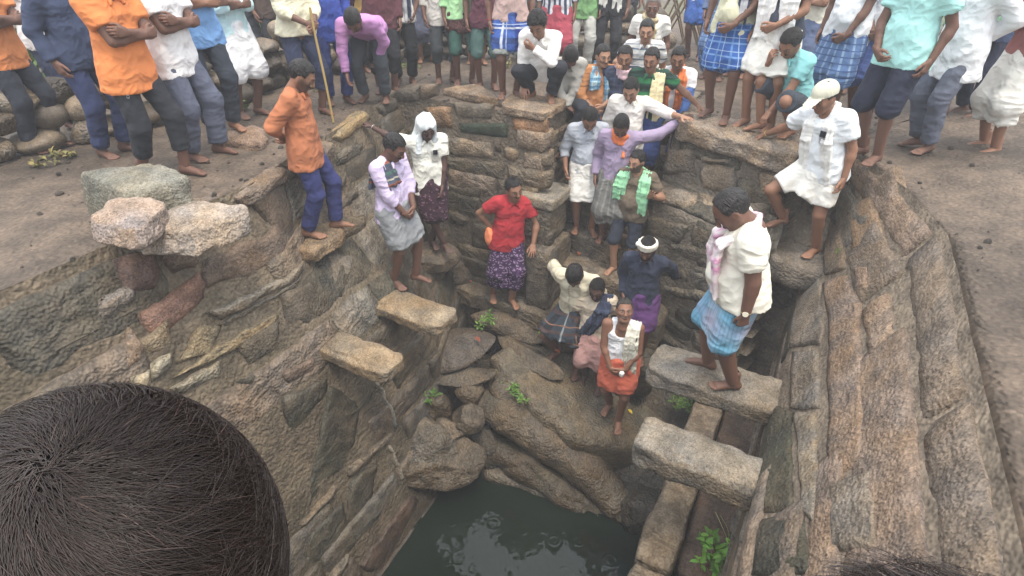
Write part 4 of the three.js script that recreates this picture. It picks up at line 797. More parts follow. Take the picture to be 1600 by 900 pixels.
  const strip = (q) => { for (const n of Object.keys(q.attributes)) if (!['position', 'normal', 'color'].includes(n)) q.deleteAttribute(n); return q; };
  const parts = [strip(F.skin(shade()))];
  const hd = (near ? headGeo : headGeoFar).clone(); const hcol = C(o.hair?.c ?? 0x191514); paintHead(hd, sk, { hair: [hcol.r, hcol.g, hcol.b], ...(o.face ?? { moustache: 1, stubble: .4 }) }); hd.applyMatrix4(HM); parts.push(strip(hd));
  const flipped = (q) => { const id = q.index.array; for (let i = 0; i < id.length; i += 3) { const t = id[i]; id[i] = id[i + 1]; id[i + 1] = t; } return q; };
  const tint = (q) => { const c = q.attributes.color; for (let i = 0; i < c.count; i++) c.setXYZ(i, c.getX(i) * sk[0], c.getY(i) * sk[1], c.getZ(i) * sk[2]); return q; };
  for (const s of [-1, 1]) {
    const a = arm[s], y = a.palm.clone().negate(), x = y.clone().cross(a.dir); let q = handGeo(a.pose).clone(); if (s > 0) { q.scale(-1, 1, 1); flipped(q); } q.applyMatrix4(new THREE.Matrix4().makeBasis(x, y, a.dir).setPosition(a.wr)); q.computeVertexNormals(); parts.push(strip(tint(q)));
    const l = leg[s]; q = FOOT.clone(); if (s > 0) { q.scale(-1, 1, 1); flipped(q); } q.applyMatrix4(new THREE.Matrix4().makeRotationFromEuler(new THREE.Euler(l.pitch, l.fy, 0, 'YXZ')).setPosition(l.foot)); q.computeVertexNormals(); parts.push(strip(tint(q)));
  }
  mesh('body', mergeGeometries(parts), skinMat, g);
  if (o.hair?.style !== 'none') { const hm = mesh('hair', hairGeo(near ? o.hair?.style ?? 'short' : 'far'), hairMat(o.hair?.c ?? 0x191514), g); hm.position.copy(headC); hm.quaternion.copy(HQ); hm.scale.setScalar(HS); }
  // clothes
  const uvCyl = (x, y, z) => [Math.atan2(x - hip.x, z - hip.z) * .17, y]; uvCyl.wrap = TAU * .17;
  const seed = o.at[0] * 3.1 + o.at[2] * 1.7;
  const wrinkle = (amp) => (x, y, z, d) => d - amp * (fbm(x * 7 + seed, y * 4.5, z * 7, 3) * 1.6 + .5 * ridge(x * 7 + y * 6 + seed, y * 11 - x * 3, z * 7));
  const onPath = (s, d) => { const l = leg[s]; return d < .425 ? l.hj.clone().lerp(l.kn, d / .425) : l.kn.clone().lerp(l.an, Math.min(1, (d - .425) / .425)); };
  for (const w of o.wear ?? []) {
    const mat = fabric(w.c ?? 0xffffff, w.pat, w.rough); let q = null, name = w.t, G;
    if (w.t === 'shirt' || w.t === 'tee' || w.t === 'vest') {
      const e = w.e ?? .016; G = field(); torso(G, e);
      const hem = w.hem ?? .1; for (const s of [-1, 1]) G.cap(A(s * .055, .16, 0), A(s * .078, -hem - .03, 0), .098 * m + e, .122 * m + e + (w.flare ?? .008), { k: .05, cut: true });
      G.mod((x, y, z, d) => Math.max(d, -hem - .012 * noise(x * 9 + seed, z * 9, 2) - ((x - hip.x) * T.x + (y - hip.y) * T.y + (z - hip.z) * T.z)), .3);
      const [u, f] = { short: [.62, 0], long: [1, .93], roll: [1, .42], none: [0, 0] }[w.sleeve ?? 'short']; for (const s of [-1, 1]) sleeve(G, s, e * .9, u, f);
      G.mod(wrinkle(w.fold ?? .011), .05);
      if (w.t === 'vest') { for (const s of [-1, 1]) G.carve(A(s * .185, .47, 0), [.085, .1, .14], .01); G.carve(A(0, .5, .09), [.085, .13, .09], .01); } else G.carve(A(0, .545, .05), [.062, .07, .075], .01);
    } else if (w.t === 'trousers' || w.t === 'shorts') {
      const e = w.e ?? .017, to = w.to ?? .8; G = field(); G.cap(A(.075, .03, 0), A(-.075, .03, 0), .096 * m + e, .096 * m + e, { k: .02, flat: [F3, 1.08], }); G.cap(A(.07, .09, 0), A(-.07, .09, 0), .085 * m + e, .085 * m + e, { k: .03, flat: [F3, 1.1] });
      for (const s of [-1, 1]) { const l = leg[s]; if (to <= .425) G.cap(arr(l.hj), arr(onPath(s, to)), .088 + e, .078 + e * 1.6, { k: .015, cut: true }); else { G.cap(arr(l.hj), arr(l.kn), .088 + e, .062 + e, { k: .015 }); G.cap(arr(l.kn), arr(onPath(s, to)), .06 + e, .05 + e * 1.3, { k: .03, cut: true }); } }
      G.mod((x, y, z, d) => d - .011 * (fbm(x * 6 + seed, y * 8, z * 6, 3) * 1.4 + .35 * ridge(x * 5 + seed, y * 12, z * 5)), .05);
    } else if (w.t === 'lungi' || w.t === 'dhoti') {
      const e = w.e ?? .016, hem = w.hem ?? .45, fl = (w.flare ?? .03) * .45; G = field();
      const skirt = (hm, ex) => { for (const s of [-1, 1]) { const l = leg[s], a = onPath(s, hm); if (hm <= .425) G.cap(arr(l.hj), arr(a), .1 + ex, .072 + ex + fl, { k: .045, cut: true }); else { G.cap(arr(l.hj), arr(l.kn), .1 + ex, .076 + ex + fl * .7, { k: .05 }); G.cap(arr(l.kn), arr(a), .076 + ex + fl * .7, .07 + ex + fl, { k: .05, cut: true }); } }
        G.cap(A(0, .02, .01), arr(onPath(1, hm).add(onPath(-1, hm)).multiplyScalar(.5)), .1 + ex, .085 + ex + fl * .5, { k: .05, cut: true }); };
      skirt(hem, e); if (w.two ?? true) skirt(hem * .8, e + .006);
      G.cap(A(.075, .04, 0), A(-.075, .04, 0), .1 * m + e, .1 * m + e, { k: .04, flat: [F3, 1.05] }); G.cap(A(.06, .1, 0), A(-.06, .1, 0), .09 * m + e, .09 * m + e, { k: .03, flat: [F3, 1.08] });
      if (b) G.ball(A(0, .06, .04 + .03 * b), [.12 + .02 * b + e, .1 + e, .08 + .05 * b + e], .05);
      if (w.knot ?? true) { G.ball(A(.01, .07, .125 + b * .05), [.055, .035, .035], .02); G.cap(A(.0, .05, .13 + b * .05), A(.015, -hem * .55, .16 + b * .04), .028, .034, { k: .03, cut: true }); }
      G.mod((x, y, z, d) => { const a = Math.atan2(x - hip.x, z - hip.z), f = sstep(.08, -.15, y - hip.y); return Math.max(d - .0055 * f * Math.sin(a * 9 + 5 * noise(x * 4 + seed, y * 3, z * 4)) - .015 * fbm(x * 6 + seed, y * 3.5, z * 6, 3) - .005 * ridge(x * 7 + y * 5 + seed, y * 6, z * 7), -9); }, .05);
    } else if (w.t === 'scarf') {
      G = field(.0105); const k = w.kind ?? 'neck', r = (w.r ?? .021) * .66, len0 = w.len ?? .4, wide = (w.wide ?? 3) + 2, sd = w.side ?? 1; let lines = [];
      for (let i = 0; i < wide; i++) { const t = i - (wide - 1) / 2, q2 = t * .026, jit = .05 * (hash(i, seed) - .5), zj = .011 * Math.sin(i * 1.9 + seed), z0 = .118 + .06 * b + zj, len = len0 + jit;
        if (k === 'neck') lines.push([[.1 + q2, .5 - len, z0 + .015], [.1 + q2, .3, z0 + .012], [.09 + q2, .43, z0 - .02], [.08 + q2 * .6, .525 - Math.abs(t) * .004, .01], [.05, .545 + t * .012, -.075], [0, .54 + t * .02, -.095], [-.05, .545 + t * .012, -.075], [-.08 + q2 * .6, .525, .01], [-.09 + q2, .43, z0 - .02], [-.1 + q2, .3, z0 + .012], [-.1 + q2, .5 - len * (w.uneven ?? .9), z0 + .015]]);
        if (k === 'shoulder') lines.push([[sd * (.105 + q2 * 1.1), .5 - len, z0 + .012], [sd * (.108 + q2), .34, z0 - .004], [sd * (.112 + q2 * .9), .43, .088 + zj], [sd * (.118 + q2 * .85), .5, .048], [sd * (.12 + q2 * .85), .532, -.012], [sd * (.118 + q2 * .9), .49, -.082], [sd * (.11 + q2), .25, -.122]]);
        if (k === 'wrap') { const c = []; for (let j = 0; j <= 10; j++) { const a = -2.6 + j * .52; c.push([Math.sin(a) * (.078 + Math.abs(t) * .006), .505 + t * .019 - .03 * Math.cos(a) - .02 * Math.sin(a) * sd, .012 + Math.cos(a) * (.08 + Math.abs(t) * .006)]); } if (t === 0) c.push([sd * .07, .3, z0 + .01], [sd * .08, .5 - len, z0 + .01]); lines.push(c); }
        if (k === 'sash') lines.push([[sd * (-.1) + q2, .02, z0 + .02], [sd * .0 + q2, .22, z0 + .035], [sd * .09 + q2, .4, z0 + .02], [sd * .13 + q2 * .6, .555, -.01], [sd * .08 + q2, .4, -.12], [q2, .15, -.13]]);
        if (k === 'cape') lines.push([[.15 + q2, .5 - len, z0 - .02], [.155 + q2, .33, z0 - .01], [.14 + q2, .46, z0 - .04], [.13 + q2 * .7, .54, 0], [.1 + q2, .5, -.09], [.0, .48 + q2, -.12], [-.1 - q2, .5, -.09], [-.13 - q2 * .7, .54, 0], [-.14 - q2, .46, z0 - .04], [-.155 - q2, .33, z0 - .01], [-.15 - q2, .5 - len * .75, z0 - .02]]);
        if (k === 'belt') { const c = []; for (let j = 0; j <= 12; j++) { const a = j / 12 * TAU; c.push([Math.sin(a) * .135, .06 + t * .02, Math.cos(a) * (.125 + b * .05)]); } lines.push(c); } }
      for (const L of lines) for (let i = 1; i < L.length; i++) G.cap(A(...L[i - 1]), A(...L[i]), r, r, { k: .016, cut: i === L.length - 1, cutA: i === 1 });
      G.mod((x, y, z, d) => d - .012 * fbm(x * 14 + seed, y * 5, z * 14, 3) - .0035 * Math.sin((x * Lc.x + z * Lc.z) * 190 + 3 * noise(x * 6, y * 6, z * 6)), .04); name = 'towel';
    } else if (w.t === 'cap') {
      G = new Field([-.13, -.06, -.14], [.13, .17, .22], .006); G.ball([0, .045, -.012], [.088, .088, .108], .01); G.mod((x, y, z, d) => Math.max(d, .035 - .03 * sstep(0, -.1, z) - y), .2); G.cap([0, .042, .07], [0, .022, .145], .062, .052, { k: .008, flat: [[0, .97, .24], 9] }); q = G.skin(null, (x, y, z) => [x, z]);
    } else if (w.t === 'headcloth') {
      G = new Field([-.2, -.36, -.2], [.2, .17, .2], .009); G.ball([0, .042, -.014], [.093, .097, .115], .02); G.cap([0, .02, -.07], [0, -.2, -.11], .09, .13, { k: .05, flat: [[0, 0, 1], 1.7], cut: true });
      for (const s of [-1, 1]) { G.cap([s * .075, .04, .02], [s * .085, -.1, .03], .03, .034, { k: .03, flat: [[1, 0, 0], 1.6] }); G.cap([s * .085, -.1, .03], [s * .1, s > 0 ? -.33 : -.25, .1], .034, .045, { k: .03, flat: [[0, 0, 1], 1.8], cut: true }); }
      G.carve([0, -.035, .1], [.056, .085, .1], .015); G.mod((x, y, z, d) => d - .008 * fbm(x * 12, y * 6, z * 12, 3) - .003 * Math.sin(x * 90 + z * 40), .04); q = G.skin(null, (x, y, z) => [x + z, y]); name = 'head_cloth';
    } else if (w.t === 'headband') {
      G = new Field([-.16, -.06, -.17], [.16, .16, .16], .007); for (let t = -1; t <= 1; t++) for (let j = 0; j < 14; j++) { const pt = (n) => { const a = n / 14 * TAU; return [Math.sin(a) * .083, .055 + t * .016 + .018 * Math.cos(a) * (t === 1 ? 1.5 : 1), -.012 + Math.cos(a) * .104]; }; G.cap(pt(j), pt(j + 1), .016, .016, { k: .01 }); }
      G.ball([-.08, .085, .04], [.03, .026, .03], .01); G.mod((x, y, z, d) => d - .004 * noise(x * 40, y * 40, z * 40), .03); q = G.skin(null, (x, y, z) => [x + z, y]); name = 'headband';
    } else if (w.t === 'collar') {
      G = field(.0085); const c = []; for (let j = 0; j <= 10; j++) { const a = -2.75 + j * .55; c.push([Math.sin(a) * .066, .528 - .03 * (1 + Math.cos(Math.PI - a)) * .5 - (Math.abs(a) > 2.3 ? .0 : 0), .006 - Math.cos(a) * .066]); }
      for (let i = 1; i < c.length; i++) G.cap(A(c[i - 1][0], c[i - 1][1] - .012, c[i - 1][2]), A(c[i][0], c[i][1] - .012, c[i][2]), .017, .017, { k: .01 });
      for (const s of [-1, 1]) G.cap(A(s * .035, .505, .075), A(s * .06, .465, .098), .016, .012, { k: .01 });
    } else if (w.t === 'bangle' || w.t === 'watch') {
      const a = arm[w.side], r = new THREE.TorusGeometry(w.t === 'watch' ? .033 : .032, w.t === 'watch' ? .006 : .0035, 8, 24); const mt = new THREE.MeshStandardMaterial({ color: w.c, roughness: .35, metalness: .6 }); const k = mesh(w.t, r, mt, g); k.position.copy(a.wr).addScaledVector(a.fd, -.02); k.quaternion.setFromUnitVectors(V(0, 0, 1), a.fd);
      if (w.t === 'watch') { const dial = mesh('dial', new THREE.CylinderGeometry(.02, .021, .01, 24), new THREE.MeshStandardMaterial({ color: 0xe9e2cc, roughness: .3 }), k); dial.position.set(0, .036, 0); dial.rotation.set(0, 0, 0); const f = w.faceTo ? V(...w.faceTo) : V(0, 1, 0); const up = f.clone().addScaledVector(a.fd, -f.dot(a.fd)).normalize(); k.quaternion.setFromRotationMatrix(new THREE.Matrix4().makeBasis(up.clone().cross(a.fd), up, a.fd)); }
      continue;
    } else if (w.t === 'pocket') {
      q = new THREE.BoxGeometry(.085, .1, .012, 4, 4, 1); const k = mesh('pocket', q, mat, g); k.position.copy(P(w.side * .075, .33, .118 + (w.z ?? 0))); k.quaternion.setFromRotationMatrix(new THREE.Matrix4().makeBasis(Lc, T, Fc)); continue;
    }
    const onHead = ['cap', 'headcloth', 'headband'].includes(w.t);
    const k = mesh(w.as ?? name, q ?? G.skin(null, uvCyl), mat, g); if (onHead) { k.position.copy(headC); k.quaternion.copy(HQ); k.scale.setScalar(HS); }
    if (w.label) k.userData.label = w.label;
  }
  g.userData.joints = null; delete g.userData.joints;
  g.updateMatrixWorld(true);
  return { g, HQ, P: (a, b, c) => arr(g.localToWorld(P(a, b, c).clone())), arm, headC, S, toWorld: (v) => { g.updateMatrixWorld(); return arr(g.localToWorld(v.clone())); } };
}

// ------------------------------------------------------------------ the crowd
const GL = 'people standing along the far rim of the well', dark = [.085, .042, .028], mid = [.15, .075, .045], fair = [.21, .115, .072], out = { near: 0 };
const tee = (c, o = {}) => ({ t: 'tee', c, ...o }), shirt = (c, o = {}) => ({ t: 'shirt', c, sleeve: 'long', ...o }), trousers = (c, to = .8, o = {}) => ({ t: 'trousers', c, to, ...o }), lungi = (c, hem, o = {}) => ({ t: 'lungi', c, hem, ...o }), dhoti = (c, hem, o = {}) => ({ t: 'dhoti', c, hem, ...o }), collar = (c, o = {}) => ({ t: 'collar', c, ...o }), scarf = (kind, c, o = {}) => ({ t: 'scarf', kind, c, ...o });

// --- inside the well
const W1 = person({ label: 'person in rust coloured shirt and navy trousers on a jutting stone, hands behind back', at: [-3.904, -0.66, -3.31], h: 1.548, off: 0.003, yaw: 72, skin: mid, face: { beard: .7, moustache: 1 }, head: [6, 32, 0], lean: 2, L: 'behind', R: 'behind', LF: [.1, 0, .14, 10], RF: [-.1, 0, -.1, 14],
  wear: [trousers(0x2c3368, .83), shirt(0xb0673a, { hem: .17, sleeve: 'roll' }), collar(0xa86035)] });
const W2 = person({ label: 'person in a lilac shirt and grey lungi standing on the far left tread', at: [-3.439, -1.4, -3.862], h: 1.621, off: -0.034, yaw: 52, skin: dark, head: [4, 30, 0], lean: 3, L: { as: 'front', p: [.06, .02, .2] }, R: { as: 'front', p: [-.07, .0, .19] }, LF: [.1, 0, .1, 12], RF: [-.09, 0, -.06, 20],
  wear: [lungi(0x8b8f92, .39, { fold: 1 }), shirt(0xcfbfe0, { sleeve: 'roll', hem: .1 }), collar(0xcfbfe0), scarf('shoulder', 0, { pat: 'madras', side: -1, len: .2, wide: 4, r: .028 })] });
const W3 = person({ label: 'person with a white cloth over the head, one arm stretched to the rim, maroon lungi', at: [-3.783, -1.54, -4.893], h: 1.63, off: -0.003, yaw: 8, skin: [.05, .026, .02], head: [6, 22, 0], lean: 2, R: { w: [-4.616, -0.05, -4.71], pole: [-.6, -.6, -.5], pose: 'plant', palm: [0, -1, .2] }, L: { p: [.12, -.12, .16], pole: [1, 0, -.6], pose: 'relax', palm: [-1, 0, 0] }, RF: [.1, 0, .1, -20], LF: [-.02, 0, -.04, 10], RK: [-.9, 0, 1], slim: .95,
  wear: [lungi(0, .44, { pat: 'maroondots', knot: false }), { t: 'shirt', c: 0xe2e2d6, sleeve: 'short', hem: .14, e: .02 }, collar(0xe2e2d6), { t: 'headcloth', c: 0xdfe8ea }, { t: 'pocket', c: 0xdadace, side: 1 }, { t: 'bangle', c: 0xd8d8d8, side: -1 }] });
const W4 = person({ label: 'person in a red polo shirt and dark purple lungi, leaning a hand on the ledge', at: [-3.04, -2.3, -5.251], h: 1.695, off: 0.171, yaw: 14, skin: mid, face: { moustache: 1, stubble: .3 }, head: [12, 6, 8], lean: 4, R: { as: 'hip', p: [-.19, .1, -.04] }, L: { w: [-2.63, -1.42, -5.313], pole: [1, .2, -.3], pose: 'plant', palm: [0, -1, .1], wdir: [.3, -.5, .6] }, RF: [-.1, 0, -.06, 14], LF: [.1, 0, .14, 10],
  wear: [lungi(0, .66, { pat: 'purpledots', knot: false, two: false }), tee(0xb01525, { hem: .12, sleeve: 'short', e: .022 }), collar(0xb01525)] });
const W5 = person({ label: 'person in a cream checked shirt climbing with head bowed, one hand raised to the corner', at: [-1.945, -2.95, -5.142], h: 1.677, off: 0.002, yaw: -12, skin: dark, head: [0, 58, 0], lean: 14, R: { w: [-2.675, -1.75, -5.861], pole: [-1, -.3, -.3], pose: 'grip', palm: [0, 0, 1] }, L: 'down', LF: [.06, 0, .06, 10], RF: [-.2, .14, .02, 30], hip: .88, RK: [-.8, 0, 1],
  wear: [lungi(0, .42, { pat: 'darkplaid', knot: true }), shirt(0, { pat: 'creamcheck', hem: .15, sleeve: 'roll', e: .022 }), collar(0xdcd6c2)] });
const W6 = person({ label: 'person in pink lungi with a dark blue cloth across the chest, beside the white vest', at: [-1.669, -3.05, -5.09], h: 1.592, off: -0.022, yaw: -6, skin: [.06, .032, .024], face: { beard: 1, moustache: 1 }, head: [-4, 16, 0], L: 'down', R: { p: [-.22, -.04, .1], pole: [-1, 0, -1], pose: 'relax', palm: [1, 0, 0] }, RF: [-.08, .02, -.04, 12], LF: [.1, 0, .06, 12],
  wear: [lungi(0xbd8f88, .5, { knot: false }), tee(0xcdbda4, { hem: .12, e: .02 }), scarf('sash', 0, { pat: 'navycheck', side: 1, wide: 5, r: .026 })] });
const W7 = person({ label: 'person in a white vest and orange folded lungi looking up, pale towel on one shoulder', at: [-1.213, -3.1, -4.743], h: 1.68, off: -0.05, yaw: -4, skin: [.14, .068, .042], face: { moustache: 1, hair: [.12, .11, .1], stubble: .3 }, hair: { style: 'crop', c: 0x38332f }, head: [14, -26, 0], L: { as: 'front', p: [.07, .02, .19] }, R: { as: 'front', p: [-.08, .0, .18] }, RF: [-.09, .02, -.1, 16], LF: [.06, 0, .12, 10], slim: .95,
  wear: [lungi(0xd2603e, .36, { flare: .035 }), { t: 'vest', c: 0xe9ebf0, sleeve: 'none', hem: .02, e: .012, fold: .004 }, scarf('shoulder', 0xdedccb, { side: 1, len: .68, wide: 4, r: .022 })] });
const W8 = person({ label: 'person in navy long sleeved shirt, white headband and purple lungi, beside the great block', at: [-1.224, -2.5, -5.206], h: 1.62, yaw: -4, skin: dark, face: { beard: .9, moustache: 1 }, head: [-4, 16, 0], lean: 4, L: { w: [-0.886, -1.85, -5.959], pole: [1, .3, -.4], pose: 'relax', palm: [0, -.4, -1] }, R: { as: 'down', p: [-.2, .02, .05] },
  wear: [lungi(0x5f3572, .4, {}), tee(0xe6e6e6, { e: .01, hem: 0, sleeve: 'none' }), { t: 'shirt', c: 0x2b3246, sleeve: 'long', hem: .06, e: .017 }, collar(0x2b3246), { t: 'headband', c: 0xded8c6 }] });
const W9 = person({ label: 'person in cream shirt with pink and white scarf, standing on the upper right tread', at: [-0.136, -1.35, -3.897], h: 1.643, off: -0.116, yaw: -72, skin: dark, belly: 1.25, slim: 1.3, hs: 1.25, hair: { style: 'thin', c: 0x1c1817 }, head: [0, 46, 0], lean: 5, L: { p: [.27, -.06, .02], pole: [.6, 0, -1], pose: 'fold', palm: [-1, 0, 0] }, R: 'down', LF: [.12, 0, -.04, 4], RF: [-.12, 0, .12, 24],
  wear: [lungi(0, .43, { pat: 'paleblue', flare: .05 }), tee(0xe5e1cf, { hem: .06, e: .022 }), collar(0xe5e1cf), scarf('neck', 0, { pat: 'pinkwash', len: .5, wide: 3, r: .026 }), { t: 'watch', c: 0xc9b98a, side: 1, faceTo: [1, .3, .3] }] });
// --- on the steps
const B9 = person({ label: 'person in grey blue shirt and white dhoti looking down from a step by the pier', at: [-2.294, -1.5, -6.1], h: 1.603, off: -0.054, yaw: 6, skin: mid, head: [2, 42, 0], belly: .25, R: { as: 'down', p: [-.27, .02, .1], pose: 'relax' }, L: 'down', LF: [.1, 0, .05, 14],
  wear: [dhoti(0xe4e2da, .42, {}), shirt(0xa9b0ba, { hem: .1, sleeve: 'roll' }), collar(0xb2b9c2)] });
const B8 = person({ label: 'person in a lavender top with an orange scarf, arm stretched out to the block', at: [-1.904, -1.5, -5.997], h: 1.6, yaw: -6, skin: dark, head: [4, 40, 0], L: { w: [-1.365, -0.02, -6.324], pole: [.5, -.8, -.4], pose: 'plant', palm: [-.3, -1, 0] }, R: 'down',
  wear: [lungi(0x9b968c, .6, { knot: false, pat: 'greyweave' }), tee(0x9b8aa8, { hem: .14, sleeve: 'long' }), scarf('wrap', 0xe8742a, { side: 1, len: .2, r: .024 })] });
const B10 = person({ label: 'person in brown tee shirt and dark shorts with a green towel over the shoulders', at: [-1.688, -1.8, -5.902], h: 1.54, off: 0.076, yaw: -18, skin: fair, face: { beard: .9, moustache: 1 }, head: [-16, 8, 0], belly: .45, L: { p: [.26, .34, .2], pole: [.8, -1, 0], pose: 'flat', palm: [.3, .6, -.5], dir: [.5, .6, .4] }, R: { as: 'down', p: [-.23, -.0, .04] }, RF: [-.08, 0, .1, 14], LF: [.12, .0, -.04, 12],
  wear: [{ t: 'shorts', c: 0x2c3140, to: .44 }, tee(0x6b5d4b, { hem: .1, e: .02 }), scarf('cape', 0x8fd2a0, { len: .46, wide: 4, r: .024 }), { t: 'bangle', c: 0x2a1a16, side: -1 }] });
person({ label: 'person in white collared shirt on the steps, one hand on the corner of the block', at: [-1.95, -1.2, -6.372], h: 1.6, yaw: -2, skin: fair, head: [-8, 30, 0], L: { w: [-1.312, 0.06, -6.231], pole: [.6, -.6, -.4], pose: 'plant', palm: [0, -1, 0] }, R: 'down', wear: [trousers(0x3a4668, .8), shirt(0xe7e2d8, { sleeve: 'roll', hem: .1 }), collar(0xe7e2d8)] });
person({ label: 'person in an orange brown shirt on the steps, pale blue checked towel over the chest', at: [-2.423, -0.9, -6.547], h: 1.57, yaw: 18, skin: fair, head: [8, 8, 0], L: { as: 'front', p: [.02, .1, .2] }, R: { as: 'front', p: [-.1, .06, .19] }, wear: [lungi(0x5c6f8a, .6, { knot: false }), shirt(0xb9793f, { sleeve: 'roll' }), scarf('neck', 0, { pat: 'tealcheck', len: .55, r: .024, uneven: .2 })] });
person({ label: 'person in a dark navy checked shirt with a pink towel wound round the neck', at: [-2.15, -0.9, -6.603], h: 1.57, yaw: 4, skin: mid, head: [-6, 12, 0], L: 'down', R: 'down', wear: [lungi(0, .62, { pat: 'darkplaid', knot: false }), shirt(0, { pat: 'navycheck', hem: .12 }), scarf('wrap', 0xd8b4bc, { r: .03, len: .12 })] });
person({ label: 'person in green striped polo with a cream towel over one shoulder, reaching to the block', at: [-1.818, -0.9, -6.58], h: 1.58, yaw: -4, skin: mid, head: [-10, 10, 0], L: { w: [-1.242, 0.08, -6.683], pole: [.7, -.5, -.4], pose: 'plant', palm: [0, -1, 0] }, R: 'down', wear: [lungi(0x2f4580, .6, { knot: false }), tee(0, { pat: 'greenstripe' }), collar(0x2c6a48), scarf('shoulder', 0xdccfa0, { side: 1, len: .52, wide: 4, r: .026 })] });
person({ label: 'person in a pale striped tee shirt looking straight ahead, high on the steps', at: [-1.984, -0.6, -6.794], h: 1.53, yaw: -2, skin: fair, face: { moustache: .3, stubble: .5 }, head: [0, 10, 0], R: { p: [-.3, .3, .2], pole: [-.6, -.8, -.2], pose: 'relax', palm: [0, -1, 0] }, L: 'down', wear: [trousers(0x4a4a50, .8), tee(0, { pat: 'teestripe' }), collar(0xd9dad6)] });
person({ label: 'person in white tee shirt with beige checked towel round the shoulders, topmost on the steps', at: [-2.1, -0.38, -7.313], h: 1.5, yaw: -4, skin: dark, hair: { style: 'crop', c: 0x6a6460 }, face: { moustache: .8, hair: [.2, .19, .18] }, head: [4, 10, 0], L: 'down', R: 'down', wear: [lungi(0xd8d4c8, .6, { knot: false }), tee(0xe2e0d8), scarf('wrap', 0, { pat: 'beigecheck', r: .036, len: .1 })] });
person({ label: 'person with an orange scarf over a white and blue shirt, sitting by the block top', at: [-1.62, -.62, -7.0], h: 1.6, hip: .56, yaw: -6, skin: mid, face: { stubble: .5, moustache: .6 }, head: [4, 14, 0], lean: 8, L: { as: 'knee', p: [.16, .03, .3] }, R: { as: 'knee' }, LF: [.1, 0, .34, 8], RF: [-.1, 0, .34, 8], wear: [trousers(0x2f4f9a, .8), tee(0xe4e4e6, { e: .014 }), { t: 'shirt', c: 0x4a72b8, sleeve: 'long', e: .01, hem: .05 }, scarf('neck', 0xe67628, { len: .62, wide: 3, r: .026 })] });
person({ label: 'person in grey shirt sitting hunched on the pier edge, arms folded on the knees', at: [-2.84, -.46, -6.45], h: 1.62, hip: .53, yaw: 10, skin: dark, head: [4, 62, 0], lean: 26, L: { as: 'knee', p: [-.02, .04, .3], dir: [-.8, 0, .3] }, R: { as: 'knee', p: [.02, .08, .3], dir: [.8, 0, .3] }, LF: [.1, 0, .36, 6], RF: [-.1, -.1, .34, 6], wear: [trousers(0x2b3038, .82), shirt(0xa6a49c, { hem: .06 }), collar(0xa6a49c)] });
// --- along the far rim, left to right
person({ label: 'person in an orange polo shirt and black trousers, arms crossed, at the left edge', at: [-4.801, 0, -2.542], h: 1.66, yaw: 42, skin: dark, L: 'cross', R: 'cross', RF: [-.1, 0, -.1, 12], LF: [.1, 0, .16, 6], ...out, wear: [trousers(0x23262e, .7), tee(0xe2802f, { hem: .16, e: .024 }), collar(0xe2802f)] });
person({ label: 'person in a white tee shirt and slate grey trousers with arms crossed', at: [-4.95, 0, -3.022], h: 1.68, yaw: 48, skin: dark, L: 'cross', R: 'cross', LF: [.12, 0, .1, 8], ...out, wear: [trousers(0x555c70, .82, { e: .026 }), tee(0xe0e0e0, { hem: .16, e: .024 })] });
person({ label: 'person in a dark shirt and navy trousers behind the upright slab at the left', at: [-5.733, 0, -2.672], h: 1.66, yaw: 40, skin: dark, L: 'down', R: 'down', ...out, wear: [trousers(0x28345c, .82), shirt(0x33415f)] });
person({ label: 'person in a sky blue tee shirt and dark jeans standing on a flat slab', at: [-5.234, 0.09, -3.494], h: 1.7, yaw: 20, skin: mid, L: 'cross', R: 'cross', LF: [.08, 0, .08, 6], ...out, wear: [trousers(0x2c3440, .84), tee(0x6fa3dc, { hem: .12, e: .024 })] });
person({ label: 'person in a yellow shirt half hidden behind the blue tee shirt', at: [-7.628, 0, -4.929], h: 1.64, yaw: 20, skin: mid, ...out, group: null, wear: [trousers(0x2c2f38, .8), shirt(0xe0d67a)] });
person({ label: 'person in a pale cyan shirt and white knee length dhoti with arms crossed', at: [-5.674, 0, -4.16], h: 1.68, yaw: 32, skin: dark, L: 'cross', R: 'cross', ...out, wear: [dhoti(0xe6e8ea, .47, { flare: .05 }), shirt(0xbfe2e6, { hem: .08, sleeve: 'roll' })] });
const A7 = person({ label: 'person in a cream shirt and navy rolled trousers with both hands on a bamboo stick', at: [-5.081, 0, -4.515], h: 1.64, yaw: 28, skin: dark, L: { p: [.06, .08, .27], pole: [.8, -.4, -.4], pose: 'grip', palm: [-.5, -.2, -.6], dir: [-.5, -.2, .6] }, R: { p: [-.01, .12, .27], pole: [-.8, -.4, -.4], pose: 'grip', palm: [.5, -.2, -.6], dir: [.5, -.2, .6] }, LF: [.12, 0, .06, 12], ...out, wear: [trousers(0x2a3350, .62), shirt(0xdcd6b6, { hem: .02, sleeve: 'roll' })] });
person({ label: 'person in a royal blue tracksuit standing behind the bending person', at: [-5.184, 0, -5.056], h: 1.68, yaw: 16, skin: dark, ...out, wear: [trousers(0x27366e, .82), shirt(0x2d4aa0, { hem: .2 })] });
person({ label: 'person in a pink lilac shirt bending right over with his hand near the ground', at: [-4.866, 0, -5.367], h: 1.62, yaw: -14, hip: .84, pz: -.06, lean: 78, skin: dark, head: [0, 62, 0], R: { w: [-4.832, 0.1, -4.874], pole: [-.6, 0, -.6], pose: 'relax' }, L: { p: [.12, .12, .34], pole: [1, 0, -.4] }, LF: [.14, 0, .05, 12], RF: [-.14, 0, .0, 12], near: 1, wear: [trousers(0x3b4147, .82), shirt(0xb87fb8, { hem: .06, sleeve: 'long' })] });
